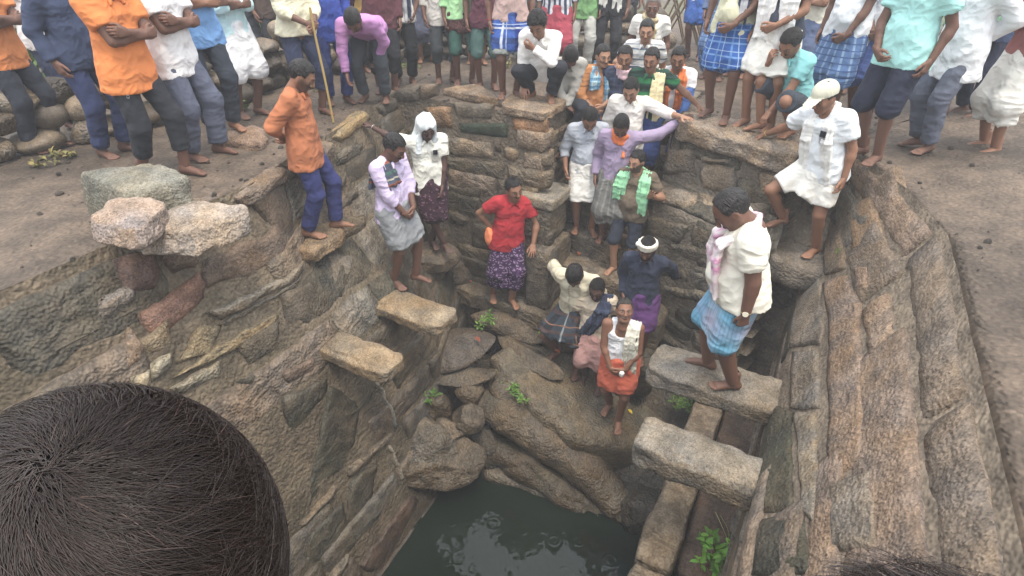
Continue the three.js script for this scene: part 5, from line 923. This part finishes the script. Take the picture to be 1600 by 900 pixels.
person({ label: 'person in maroon shirt and black rolled trousers, hand on the back of the bending person', at: [-5.009, 0, -5.761], h: 1.64, yaw: 4, skin: dark, R: { w: [-5.497, 0.748, -5.655], pole: [-.6, -.5, -.5], pose: 'flat', palm: [0, -1, 0] }, ...out, wear: [trousers(0x24262c, .66), shirt(0x5c3038, { hem: .12 })] });
person({ label: 'person in black jeans and white tee under an open striped shirt, hands in pockets', at: [-5.066, 0, -6.209], h: 1.6, yaw: 2, skin: dark, L: { p: [.2, .02, .06], pole: [1, 0, -1] }, R: { p: [-.2, .02, .06], pole: [-1, 0, -1] }, ...out, wear: [trousers(0x16181e, .8), tee(0xdedcd4, { hem: .08 }), scarf('neck', 0, { pat: 'whitestripe', len: .56, wide: 3, r: .03 })] });
person({ label: 'person in a light grey shirt and charcoal three quarter trousers', at: [-4.648, 0, -6.567], h: 1.58, yaw: 10, skin: dark, ...out, wear: [trousers(0x3b4146, .62), shirt(0xcac6be, { hem: .12, sleeve: 'roll' })] });
person({ label: 'person in a light green shirt with dark maroon cloth tied over green shorts', at: [-4.355, 0, -6.6], h: 1.58, yaw: 6, skin: dark, ...out, wear: [{ t: 'shorts', c: 0x2f5c52, to: .43 }, lungi(0, .2, { pat: 'maroonweave', knot: false }), shirt(0xa5dc9c, { hem: .02, sleeve: 'roll' })] });
person({ label: 'person in a maroon top and teal shorts standing behind the cap stones', at: [-3.985, 0, -6.558], h: 1.58, yaw: 0, skin: dark, ...out, wear: [{ t: 'shorts', c: 0x42645f, to: .46 }, tee(0x5e2f3e)] });
person({ label: 'person with a blue and white plaid lungi knotted at the front and mauve shirt', at: [-3.314, 0.08, -5.997], h: 1.6, yaw: 6, skin: dark, L: 'down', R: 'down', LF: [.08, 0, -.06, 8], ...out, wear: [{ t: 'shorts', c: 0x8c938e, to: .38 }, lungi(0, .33, { pat: 'blueplaid', flare: .06 }), tee(0xb79a92, { hem: 0 }), { t: 'bangle', c: 0xb03040, side: -1 }] });
person({ label: 'person in a white shirt and black jeans squatting on the cap stone', at: [-2.93, 0.1, -6.05], h: 1.62, yaw: -14, hip: .30, pz: -.1, lean: 30, skin: mid, face: { stubble: .6 }, hair: { style: 'curly', c: 0x171313 }, head: [-4, 36, 0], R: { w: [-3.067, 0.13, -5.872], pole: [-.8, 0, -.5], pose: 'plant', palm: [0, -1, 0], wdir: [.1, -.8, .5] }, L: { p: [-.03, .5, .2], pole: [1, -.6, .3], pose: 'fold', palm: [0, 0, -1], dir: [-.9, .2, 0] }, LF: [.13, 0, .06, 20], RF: [-.13, 0, .0, 20], LK: [.5, .4, 1], RK: [-.3, .4, 1], wear: [trousers(0x23262e, .8), shirt(0xe9e7e2, { hem: .04 }), collar(0xe9e7e2)] });
person({ label: 'person in a blue striped shirt and pinkish red lungi behind the squatting person', at: [-3.439, 0, -7.496], h: 1.6, yaw: 0, skin: dark, ...out, wear: [lungi(0xa5394c, .5, {}), shirt(0, { pat: 'whitestripe', sleeve: 'roll' })] });
person({ label: 'person in a green tee shirt and pale grey trousers', at: [-3.292, 0, -8.049], h: 1.62, yaw: 2, skin: dark, ...out, wear: [trousers(0xb6b8b0, .82), tee(0x74a867, { hem: .14 })] });
person({ label: 'person in black clothes with a white fringed towel, right of the green tee shirt', at: [-2.961, 0, -8.232], h: 1.62, yaw: -4, skin: dark, ...out, wear: [trousers(0x26272c, .82), shirt(0x2c2c32, { sleeve: 'roll' }), scarf('neck', 0xdad8d0, { len: .52 })] });
person({ label: 'person in a charcoal shirt and black trousers in the shade behind the white towel', at: [-3.164, 0, -9.443], h: 1.6, yaw: 10, skin: dark, ...out, wear: [trousers(0x1f2024, .82), shirt(0x34353c)] });
person({ label: 'person in a bright blue lungi standing well back beyond the steps', at: [-2.056, 0, -9.81], h: 1.64, yaw: -10, skin: dark, ...out, wear: [lungi(0x2f5fae, .36, {}), tee(0xd9d3c0), scarf('neck', 0xd8ccaa, { len: .5 })] });
person({ label: 'person in a grey checked lungi, half hidden left of the yellow tee shirt', at: [-1.487, 0, -8.57], h: 1.64, yaw: -10, skin: dark, ...out, wear: [lungi(0, .8, { pat: 'greycheck', knot: false }), shirt(0x5a6f94)] });
person({ label: 'person in a pale yellow tee shirt and blue checked lungi on the block', at: [-0.989, 0.05, -6.421], h: 1.7, yaw: -16, skin: dark, belly: .8, R: { as: 'down', p: [-.27, .04, .02] }, L: { as: 'front', p: [.05, .06, .26] }, LF: [.12, 0, .08, 10], RF: [-.12, 0, -.08, 14], ...out, wear: [lungi(0, .4, { pat: 'bluecheck', flare: .05, knot: false }), tee(0xd6d4b0, { hem: .06, e: .022 }), scarf('neck', 0, { pat: 'whitestripe', len: .42, wide: 2, uneven: .2 })] });
person({ label: 'person in black vest under open white shirt and white dhoti, hand on the belly', at: [-0.553, 0.05, -6.292], h: 1.7, yaw: -20, skin: mid, belly: .5, L: { as: 'front', p: [.04, .1, .24] }, R: 'down', LF: [.13, 0, .0, 10], RF: [-.13, 0, .02, 12], ...out, wear: [dhoti(0xe6e4da, .38, { flare: .06, knot: false }), tee(0x3a4150, { e: .016, hem: .04 }), scarf('neck', 0xe8e8e4, { len: .62, wide: 4, r: .026 })] });
person({ label: 'person in a teal polo shirt squatting on the block, cheek resting on one hand', at: [-0.33, 0.06, -6.181], h: 1.62, yaw: -46, hip: .30, pz: -.14, lean: 24, skin: mid, head: [10, 40, -10], R: { as: 'chin', p: [-.09, .52, .2] }, L: { as: 'knee', p: [.08, .1, .4] }, LF: [.14, 0, -.02, 14], RF: [-.14, 0, .14, 14], RK: [-.2, .5, 1], LK: [.4, .4, 1], wear: [{ t: 'shorts', c: 0x39404a, to: .42 }, tee(0x7cc4c6, { hem: .04 }), collar(0x7cc4c6)] });
person({ label: 'person in white tee shirt and grey blue checked lungi, one hand held in front', at: [0.019, 0, -7.007], h: 1.72, yaw: -26, skin: dark, belly: .4, L: { as: 'front', p: [.1, .0, .22] }, R: 'down', ...out, wear: [lungi(0, .5, { pat: 'greycheck', knot: false }), tee(0xe0e4e8, { hem: .1, e: .024 })] });
person({ label: 'person in a loose white shirt and plain blue lungi, hands clasped in front', at: [0.368, 0, -7.038], h: 1.72, yaw: -28, skin: dark, L: 'front', R: 'front', ...out, wear: [lungi(0, .44, { pat: 'blueweave', knot: false }), shirt(0xeaeaee, { hem: .1, sleeve: 'roll', e: .028 })] });
person({ label: 'person in an aqua tee shirt and navy shorts with a small white logo', at: [0.471, 0.03, -5.849], h: 1.7, yaw: -34, skin: dark, L: 'down', R: { as: 'front', p: [-.1, .02, .2] }, ...out, wear: [{ t: 'shorts', c: 0x1e2438, to: .46, e: .03 }, tee(0xa4e2dc, { hem: .1, e: .026 })] });
const R7 = person({ label: 'person in pale cap, white shirt and dhoti with long white scarf, one knee raised', at: [0.244, -0.92, -5.691], h: 1.639, off: -0.27, yaw: -26, skin: mid, face: { stubble: .3 }, head: [-10, 24, 0], R: { w: [-0.447, 0.07, -5.963], pole: [-.3, -.9, -.3], pose: 'plant', palm: [0, -1, 0] }, L: { p: [.24, -.04, .06], pole: [.6, 0, -1] }, LF: [.06, 0, .0, 6], RF: [-.3, .2, .1, 20], RK: [-.5, .2, 1], px: .0,
  wear: [dhoti(0xe8e6dc, .33, { knot: false, flare: .02, two: false }), { t: 'shirt', c: 0xe6edf0, sleeve: 'short', hem: .1, e: .024 }, scarf('neck', 0xe4e4de, { len: .62, wide: 2, r: .026 }), { t: 'pocket', c: 0xdfe7ea, side: 1, z: .01 }, { t: 'cap', c: 0xc9c8b2 }, { t: 'bangle', c: 0xc9b070, side: -1 }] });
// --- the rows behind
[['person in a cream shirt behind the checked lungis, third from the right', 0xe0dcc8, 0x5a6a8c, -20], ['person in a pale blue shirt behind the loose white shirt', 0xa9c3dc, 0xe2e0d8, -24], ['person in a white shirt far back between the white dhoti and the white tee shirt', 0xe4e4e0, 0x39405a, -18], ['person in a pink shirt behind the aqua tee shirt', 0xcfa8b4, 0x3b4256, -30], ['person in a grey shirt and dark trousers behind the sky blue tee shirt', 0x8a8f96, 0x2f333c, 24], ['person in a dark brown shirt behind the cyan shirt and the bamboo stick', 0x4c3c34, 0x2a2c33, 20], ['person in a white vest behind the light grey shirt', 0xdcdcd6, 0x4b4f63, 6], ['person in a dark teal shirt behind the plaid lungi', 0x2f5358, 0x30323a, 0], ['person in a faded blue shirt behind the maroon top', 0x6f88a8, 0x55433c, 4], ['person in a mustard shirt behind the royal blue tracksuit', 0xb08a3c, 0x2b2d36, 14], ['person in a pale checked shirt behind the yellow tee shirt on the block', 0xc8ccd0, 0x41506e, -14]].forEach(([label, c1, c2, yaw], i) => {
  const at = [[-0.397, 0, -8.036], [0.118, 0, -8.695], [-0.76, 0, -9.061], [0.668, 0, -8.621], [-7.243, 0, -5.496], [-6.906, 0, -5.774], [-5.697, 0, -7.576], [-4.207, 0, -8.171], [-4.959, 0, -7.869], [-6.151, 0, -6.478], [-1.215, 0, -8.903]][i]; person({ label, at, h: 1.6 + .02 * (i % 4), yaw, skin: i % 2 ? dark : mid, L: i % 3 ? 'down' : 'cross', R: i % 3 ? 'down' : 'cross', ...out, wear: [i % 2 ? trousers(c2, .8) : lungi(c2, .6, { knot: false }), shirt(c1, { sleeve: i % 2 ? 'roll' : 'short', hem: .1, pat: i === 10 ? 'creamcheck' : undefined })] });
});
// --- beyond the photograph's edges the row goes on
person({ label: 'person in an orange shirt and dark trousers, leftmost of the row', at: [-6.485, 0, -2.423], h: 1.66, yaw: 46, skin: dark, L: 'cross', R: 'cross', ...out, wear: [trousers(0x2a2f3c, .8), tee(0xdc8138, { hem: .14 })] });
person({ label: 'person in a white shirt and dark navy trousers behind the orange shirts on the left', at: [-6.95, 0, -3.015], h: 1.68, yaw: 40, skin: dark, L: 'behind', R: 'behind', ...out, wear: [trousers(0x2b3450, .82), shirt(0xdcdcdc)] });
person({ label: 'person in a loose white kurta and grey trousers, right of the aqua tee shirt', at: [0.93, 0, -6.5], h: 1.68, yaw: -44, skin: dark, L: 'behind', R: 'behind', ...out, wear: [trousers(0x5a6070, .82), shirt(0xe4e6e8, { hem: .24, e: .026 })] });
person({ label: 'person in a faded red checked shirt and white dhoti at the right edge, arms crossed', at: [1.473, 0, -6.714], h: 1.66, yaw: -44, skin: mid, L: 'cross', R: 'cross', ...out, wear: [dhoti(0xdedcd2, .6, { knot: false }), shirt(0x9a5a54, { hem: .1, sleeve: 'roll' })] });
person({ label: 'person in a green shirt and dark lungi in the second row at the right edge', at: [1.156, 0, -8.033], h: 1.66, yaw: -36, skin: dark, ...out, wear: [lungi(0x39425c, .6, { knot: false }), shirt(0x6f9c78, { hem: .1 })] });
person({ label: 'person in a blue shirt and navy trousers, rightmost of the row', at: [1.454, 0, -8.078], h: 1.68, yaw: -36, skin: dark, ...out, wear: [trousers(0x2a3046, .82), shirt(0x55698f)] });

// ------------------------------------------------------------------ the two heads nearest the viewer
function settle(p, c) {       // scale and move a finished person so that the head's centre comes to c with the feet on the rim
  const { g, headC } = p; const k = c[1] / (headC.y * g.scale.x); g.scale.multiplyScalar(k); g.position.set(0, 0, 0);
  const h = headC.clone().multiplyScalar(g.scale.x).applyQuaternion(g.quaternion); g.position.set(c[0] - h.x, c[1] - h.y, c[2] - h.z);
}
function strands(p, n, seed, { len = .062, curl = 0, rad0 = .00055, lift = .1, tint = [.03, .024, .022], grey = .05, rr = [.0865, .0995, .1075], whorl = [.05, .92, -.38] }) {
  const R = rng(seed), W = V(...whorl).normalize(), pos = [], col = [], idx = [], c0 = V(0, .034, -.013), r = V(...rr);
  for (let i = 0; i < n; i++) {
    const d = V(R() * 2 - 1, R() * 2 - 1, R() * 2 - 1); if (d.lengthSq() > 1 || d.lengthSq() < .05) { i--; continue; } d.normalize();
    const q = d.clone().multiply(r).add(c0); const line = q.z > .03 ? .07 - .02 * (Math.abs(q.x) > .05) : q.z > -.035 ? -.01 : -.062; if (q.y < line) { i--; continue; }
    const L = len * (.6 + .7 * R()), st = curl ? 12 : 6, up = lift * (.2 + R()), k = R() < grey ? 2 + 2.5 * R() : .5 + .7 * R(), warm = R() * .22, sw = .35 + .3 * R(), ph = R() * TAU;
    let t = d.clone().addScaledVector(W, -d.dot(W)).normalize().addScaledVector(W.clone().cross(d).normalize(), sw).add(V(R() - .5, R() - .5, R() - .5).multiplyScalar(.7 + curl * 20)).add(V(noise(d.x * 7, d.y * 7, d.z * 7 + seed), noise(d.x * 7 + 9, d.y * 7, d.z * 7), noise(d.x * 7, d.y * 7 + 5, d.z * 7)).multiplyScalar(.7));
    const near = sstep(.25, .7, d.distanceTo(W)); let dd = d.clone().add(V(R() - .5, R() - .5, R() - .5).multiplyScalar(.16 * (1 - near))).normalize(), base = pos.length / 3;
    for (let s = 0; s <= st; s++) {
      const f = s / st, e = 1 + up * (.35 + .65 * near) * Math.sin(f * 2.2) * .8 + (curl ? f * .25 : 0); const P = dd.clone().multiply(r).multiplyScalar(e).add(c0);
      if (curl) { const a = ph + f * 9; P.add(V(Math.cos(a) * curl * f, Math.sin(a) * curl * f, Math.cos(a + 1) * curl * f)); }
      const w = rad0 * (1 - .75 * f), N = dd.clone(), Bn = N.clone().cross(t).normalize();
      for (let j = 0; j < 3; j++) { const a = j / 3 * TAU; const Q = P.clone().addScaledVector(N, Math.sin(a) * w).addScaledVector(Bn, Math.cos(a) * w); pos.push(Q.x, Q.y, Q.z); col.push(tint[0] * k * (1 + warm), tint[1] * k, tint[2] * k * (1 - warm * .3)); }
      if (s < st) for (let j = 0; j < 3; j++) { const a = base + s * 3 + j, b = base + s * 3 + (j + 1) % 3; idx.push(a, b, a + 3, b, b + 3, a + 3); }
      dd.addScaledVector(t, L * (.45 + .55 * near) / st / .095).normalize(); t.addScaledVector(dd, -t.dot(dd)).normalize();
    }
  }
  const m = new THREE.MeshStandardMaterial({ vertexColors: true, roughness: .33 });
  const k = mesh('hair_strands', geoOf(pos, idx, col), m, p.g); k.position.copy(p.headC); k.quaternion.copy(p.HQ); k.scale.setScalar(1.1); return k;
}
{
  const c = [-0.325, 1.428, -0.06];
  const p = person({ label: 'person close in front at lower left, head seen from behind and above, looking down', at: [c[0], 0, c[2]], h: 1.63, yaw: 132, skin: mid, lean: 26, head: [48, 14, 0], hair: { style: 'short', c: 0x120d0b }, L: 'down', R: 'down', wear: [trousers(0x2c3040, .82), shirt(0x7b8794, { sleeve: 'roll' }), collar(0x7b8794)] });
  settle(p, c); strands(p, 38000, 3, { grey: .012, lift: .07, len: .055, rad0: .00034, tint: [.026, .019, .016] });
  const c2 = [0.198, 1.276, -0.292];
  const q = person({ label: 'person close in front, only the top of the head showing at lower right corner', at: [c2[0], .0, c2[2]], h: 1.5, yaw: 232, skin: dark, lean: 16, head: [0, 14, 0], hair: { style: 'curly', c: 0x171315 }, L: 'down', R: 'down', wear: [trousers(0x33363e, .82), shirt(0x4a4f5c)] });
  settle(q, c2); strands(q, 2600, 8, { len: .08, curl: .012, rad0: .0006, lift: .16, grey: .1 });
}

// ------------------------------------------------------------------ things held or carried
function tube(name, label, cat, pts, r, col, rough = .7) {
  const cv = new THREE.CatmullRomCurve3(pts.map((p) => V(...p))), g = new THREE.TubeGeometry(cv, 24, r, 10);
  return tag(mesh(name, g, new THREE.MeshStandardMaterial({ color: col, roughness: rough, bumpMap: strataBump, bumpScale: .003 }), scene), label, cat);
}
{
  const hand = A7.P(.025, .12, .335), foot = [-4.657, 0, -4.409], d = V(...hand).sub(V(...foot)), top = V(...hand).addScaledVector(d, .16);
  tube('walking_stick', 'thin bamboo stick held upright by the person in navy rolled trousers', 'stick', [foot, arr(V(...foot).lerp(top, .4).add(V(.008, 0, .004))), arr(V(...foot).lerp(top, .75).add(V(-.006, 0, 0))), arr(top)], .0125, 0xa88f58);
  tube('rod', 'thin white rod leaning behind the upright slab at the left', 'rod', [[-5.354, 0, -2.684], [-5.123, 0.35, -2.607], [-4.646, 0.72, -2.398]], .01, 0xc9ccd0, .5);
}
function crumple(name, label, cat, at, r, col, seed, amp = .35) {
  const g = boulderGeo(at, r, { seed, rough: Math.min(...r) * amp, planes: 5, det: 10, col: tone(col, 1) }); return tag(mesh(name, g, new THREE.MeshStandardMaterial({ vertexColors: true, roughness: .9 }), scene), label, cat);
}
{
  const w = W4.toWorld(W4.arm[-1].wr); crumple('cloth', 'orange cloth bundled in the hand of the person in red', 'cloth', [w[0] - .02, w[1] - .07, w[2] + .06], [.055, .12, .05], 0xe87420, 61, .8);
  const w7 = W7.toWorld(W7.arm[1].wr); crumple('paper', 'small crumpled white paper in the hand of the person in the vest', 'paper', [w7[0] + .0, w7[1] + .0, w7[2] + .07], [.03, .035, .028], 0xe8e8e8, 62);
  crumple('plastic_bag', 'small bright blue plastic bag by the grey blue shirt on the steps', 'bag', [-2.339, -0.354, -6.71], [.07, .05, .05], 0x2e9ae0, 63, .5);
  for (const [p, label, dz] of [[W3, 'dark phone in the shirt pocket of the person with the head cloth', .128], [R7, 'dark phone in the shirt pocket of the person in the cap', .142]]) {
    const b = mesh('phone', new THREE.BoxGeometry(.05, .05, .012), new THREE.MeshStandardMaterial({ color: 0x23262e, roughness: .3 }), scene); b.position.set(...p.P(.075, .385, dz)); p.g.getWorldQuaternion(b.quaternion); tag(b, label, 'phone');
  }
}

// ------------------------------------------------------------------ plants and fallen leaves
const leafMat = new THREE.MeshStandardMaterial({ vertexColors: true, roughness: .7 });
function leaves(list) {        // [centre, direction, normal, length, width, colour] -> folded leaves with thickness from their fold
  const pos = [], col = [], idx = [];
  for (const [c, d, n, L, w, k] of list) {
    const s = d.clone().cross(n).normalize(), b = pos.length / 3, put = (f, g, h) => { const p = c.clone().addScaledVector(d, L * f).addScaledVector(s, w * g).addScaledVector(n, w * h); pos.push(p.x, p.y, p.z); col.push(...k); };
    put(0, 0, 0); put(.35, .5, .18); put(.4, 0, 0); put(.35, -.5, .18); put(.75, .36, .05); put(.75, -.36, .05); put(1, 0, -.3);
    idx.push(b, b + 2, b + 1, b, b + 3, b + 2, b + 1, b + 2, b + 4, b + 2, b + 3, b + 5, b + 2, b + 6, b + 4, b + 2, b + 5, b + 6);
  }
  return geoOf(pos, idx, col);
}
function plant(name, label, at, n, rx, rz, h, leaf, seed, col = [.09, .2, .035]) {
  const g = group(name, label, 'plant', at), R = rng(seed), L = [], st = [];
  for (let i = 0; i < n; i++) {
    const a = R() * TAU, q = Math.sqrt(R()), root = V(Math.cos(a) * rx * q, -.02, Math.sin(a) * rz * q), up = V((R() - .5) * .9, .7 + R() * .5, (R() - .5) * .9).normalize(), H = h * (.4 + .8 * R());
    const tip = root.clone().addScaledVector(up, H); if (i % 2 === 0) st.push(new THREE.TubeGeometry(new THREE.LineCurve3(root, tip), 1, .0028, 4));
    for (let j = 0; j < 5; j++) { const t = .3 + .7 * R(), c = root.clone().lerp(tip, t), d = V(R() - .5, R() * .5 - .1, R() - .5).normalize(), nn = V((R() - .5) * .7, 1, (R() - .5) * .7).normalize(), k = .55 + .9 * R(); nn.addScaledVector(d, -nn.dot(d)).normalize(); L.push([c, d, nn, leaf * (.6 + .8 * R()), leaf * .5, [col[0] * k * (1 + .3 * R()), col[1] * k, col[2] * k]]); }
  }
  mesh('foliage', leaves(L), leafMat, g); mesh('stem', mergeGeometries(st), new THREE.MeshStandardMaterial({ color: 0x5c6b32, roughness: .8 }), g); return g;
}
plant('weed', 'green tuft growing under the ledge of the red polo shirt', [-3.085, -2.48, -4.892], 14, .09, .16, .14, .05, 1);
plant('weed', 'small green tuft on top of the lumpy boulder', [-3.102, -2.82, -3.719], 14, .08, .1, .1, .05, 2);
plant('weed', 'strip of small green weeds in the crack above the long diagonal rock', [-2.394, -2.86, -4.354], 34, .34, .07, .09, .045, 3).rotation.y = -.55;
plant('weed', 'green weeds on the smooth slab beside the upper right tread', [-0.538, -3.02, -5.216], 22, .12, .14, .12, .05, 4, [.075, .16, .03]);
plant('weed', 'leafy green plant growing on the foot ledge of the right wall', [0.197, -2.5, -3.071], 26, .13, .16, .2, .07, 5, [.12, .3, .04]);
plant('weed', 'few green sprigs at the foot of the egg shaped boulder', [-3.29, -3.52, -2.195], 8, .08, .08, .07, .045, 6);
plant('weed', 'tiny green sprig in the paving near the cap wearer\u2019s foot', S.R.at(5.369, -0.698), 4, .03, .03, .06, .04, 7);
plant('weed', 'few green blades on the rock beside the checked shirt', [-2.327, -2.5, -5.033], 6, .05, .05, .07, .045, 8);
{
  const grassStem = (a, b, m) => new THREE.TubeGeometry(new THREE.CatmullRomCurve3([V(...a), V(...m), V(...b)]), 8, .003, 4);
  const g = mergeGeometries([grassStem([0.273, -2.5, -3.253], [0.101, -2.3, -3.342], [0.177, -2.36, -3.281]), grassStem([0.282, -2.5, -3.258], [0.145, -2.26, -3.293], [0.217, -2.36, -3.29])]);
  tag(mesh('dry_stalk', g, new THREE.MeshStandardMaterial({ color: 0xb9b47c, roughness: .9 }), scene), 'two pale dry stalks rising from the leafy plant on the ledge', 'plant');
}
[['yellow leaf on the smooth slab right of the feet below the white vest', [-1.094, -3.06, -4.871], 0xc9b02e, .08, .6], ['yellow brown leaf by the foot of the person in the checked shirt', [-1.682, -2.92, -5.448], 0xa8893a, .09, 2], ['rust coloured leaf on the step left of the bowed head', [-2.306, -1.79, -6.028], 0xa05a32, .11, 1.2], ['reddish dry leaf in the rock crack below the shelf', [-2.111, -2.58, -4.919], 0x8f4a30, .09, .2], ['brown dry leaf on the flat slab beside the green tuft', [-3.017, -2.46, -4.536], 0x7d4634, .12, .4], ['rust leaf on the ledge left of the feet below the purple lungi', [-3.651, -2.28, -5.365], 0xa45838, .08, .1], ['dull orange leaf in the long crack of the sloping rock', [-1.545, -3.2, -4.245], 0x96553a, .09, .8]].forEach(([label, at, c, L, a]) => {
  const k = C(c); tag(mesh('fallen_leaf', leaves([[V(at[0], at[1] + .02, at[2]), V(Math.cos(a), .05, Math.sin(a)).normalize(), V(0, 1, 0), L, L * .5, [k.r, k.g, k.b]]]), leafMat, scene), label, 'leaf');
});
// loose stones on the trodden rim
{
  const R = rng(91), n = 700, g = boulderGeo([0, 0, 0], [1, .6, .8], { det: 3, rough: .12, seed: 5, col: [1, 1, 1] }), im = new THREE.InstancedMesh(g, M.rock, n), m = new THREE.Matrix4(); let k = 0;
  while (k < n) {
    const [ox, oz] = outline[Math.floor(R() * outline.length)], d = .08 + 3.6 * R() * R(), l = Math.hypot(ox + 1.6, oz + 3), x = ox + (ox + 1.6) / l * d, z = oz + (oz + 3) / l * d; if (z > .2) continue;
    const s = .006 + .028 * R() ** 3; m.compose(V(x, groundY(x, z) + .05 * fbm(x * .9, z * .9, 3, 4) + .02 * noise(x * 5, z * 5, 1) - .008 + s * .3, z), new THREE.Quaternion().setFromEuler(new THREE.Euler(R() * .5, R() * 6, R() * .5)), V(s, s, s)); im.setMatrixAt(k, m);
    const c = .13 + .2 * R(); im.setColorAt(k, new THREE.Color().setRGB(c, c * .82, c * .64)); k++;
  }
  im.name = 'pebbles'; im.castShadow = im.receiveShadow = true; scene.add(im); tag(im, 'small loose stones and grit scattered over the trodden rim of the well', 'pebbles', null, 'stuff');
}
[[-6.0, -2.3, 'dry weeds by the rubble wall at the far left'], [-5.9, -4.2, 'green weeds at the foot of the rubble wall behind the sky blue tee shirt'], [-6.0, -5.4, 'low weeds at the foot of the rubble wall behind the cyan shirt'], [-5.6, -7.0, 'low weeds behind the royal blue tracksuit'], [-4.3, -7.9, 'low weeds at the rubble wall behind the green shorts'], [1.8, -4.6, 'small weeds on the bare ground at the right edge'], [1.45, -3.2, 'tuft of weeds beside the top of the right wall']].forEach(([x, z, label], i) => plant('weed', label, [x, groundY(x, z), z], 16, .16, .2, .1, .055, 40 + i, i % 2 ? [.1, .17, .035] : [.15, .15, .05]));
// bushes that show green behind the crowd
function bush(label, at, r, seed, n = 900, col = [.13, .24, .04]) {
  const g = group('bush', label, 'bush', at), R = rng(seed), L = [], st = [];
  for (let i = 0; i < 14; i++) { const a = R() * TAU, t = V(Math.cos(a) * r[0] * .7, r[1] * (.8 + .8 * R()), Math.sin(a) * r[2] * .7); st.push(new THREE.TubeGeometry(new THREE.CatmullRomCurve3([V(0, 0, 0), t.clone().multiplyScalar(.5).add(V(0, .1, 0)), t]), 6, .02, 5)); }
  for (let i = 0; i < n; i++) { const d = V(R() * 2 - 1, R() * 2 - 1, R() * 2 - 1).normalize(), q = .55 + .5 * R() + .25 * noise(d.x * 3 + seed, d.y * 3, d.z * 3), c = V(d.x * r[0] * q, r[1] * (1 + d.y * q), d.z * r[2] * q), e = V(R() - .5, R() - .6, R() - .5).normalize(), nn = V(R() - .5, 1, R() - .5), k = .5 + .9 * R(); nn.addScaledVector(e, -nn.dot(e)).normalize(); L.push([c, e, nn, .12 + .1 * R(), .09, [col[0] * k, col[1] * k, col[2] * k]]); }
  mesh('foliage', leaves(L), leafMat, g); mesh('stem', mergeGeometries(st), new THREE.MeshStandardMaterial({ color: 0x4a3d2c, roughness: .9 }), g);
}
bush('bright green bush behind the yellow shirt at the upper left', [-10.2, 0, -7.2], [1.3, .7, 1.1], 1, 1500, [.2, .33, .06]);
bush('green bush far behind the bamboo stick', [-7.4, .0, -9.6], [.9, .8, .8], 2, 1000);
bush('dark green bush behind the people at the left edge', [-9.2, 0, -4.2], [1.2, .8, 1.2], 3, 1000, [.1, .18, .04]);
bush('green bush behind the people at the right edge', [3.4, 0, -11.5], [1.6, .9, 1.2], 4, 1000, [.1, .18, .04]);

// ------------------------------------------------------------------ low rubble wall and brushwood behind the crowd
{
  const rw = group('rubble_wall', 'low dry rubble wall behind the legs of the crowd', 'wall'), R = rng(17), line = [[-6.7, -1.4], [-6.35, -3.4], [-6.5, -5.6], [-6.1, -7.6], [-4.9, -8.5], [-3.4, -8.9], [-2.3, -9.6]];
  const cols = [0x6a5c4a, 0x8b7b64, 0x5d5244, 0x9c8b72, 0x74644f];
  for (let i = 1; i < line.length; i++) { const [ax, az] = line[i - 1], [bx, bz] = line[i], len = Math.hypot(bx - ax, bz - az), n = Math.round(len / .36);
    for (let j = 0; j < n; j++) for (let k = 0; k < 4; k++) { const t = (j + (k % 2) * .5 + .3 * (R() - .5)) / n, w = .17 + .08 * R(), hh = .1 + .05 * R(); if (k === 3 && R() < .35) continue;
      mesh('stone', boulderGeo([mix(ax, bx, t) + .12 * (R() - .5), groundY(0, 0) + .08 + k * .19 + .04 * R(), mix(az, bz, t) + .12 * (R() - .5)], [w, hh, w * .9], { rot: [R() * 16 - 8, R() * 180, R() * 16 - 8], det: 4, seed: Math.floor(R() * 9999), rough: .025, planes: 6, col: tone(cols[Math.floor(R() * 5)], .8) }), M.rock, rw); } }
  const bf = group('brushwood_fence', 'fence of crossed brushwood sticks behind the steps', 'fence', [-3.0, 0, -11.2]);
  const stickMat = new THREE.MeshStandardMaterial({ color: 0x6b5a45, roughness: .9 });
  for (let i = 0; i < 64; i++) { const x = -1.6 + 3.6 * R(), a = (i % 2 ? 1 : -1) * (.4 + .35 * R()), h = 1.1 + .5 * R(), z = (R() - .5) * .14; mesh('stick', new THREE.TubeGeometry(new THREE.CatmullRomCurve3([V(x, -.05, z), V(x + a * h * .5 + .04 * (R() - .5), h * .5, z + .05 * (R() - .5)), V(x + a * h, h, z)]), 4, .014 + .01 * R(), 5), stickMat, bf); }
}

// things of one kind that repeat
const KIND = { person: 'people crowding round and inside the well', rock: 'boulders and rock ledges at the foot of the pit', plant: 'small weeds growing in the cracks', leaf: 'fallen leaves on the rock', bush: 'bushes behind the crowd', stone: 'loose blocks on the left rim', phone: 'phones in shirt pockets' };
for (const o of scene.children) if (KIND[o.userData.category] && !o.userData.group) o.userData.group = KIND[o.userData.category];

renderer.render(scene, camera);
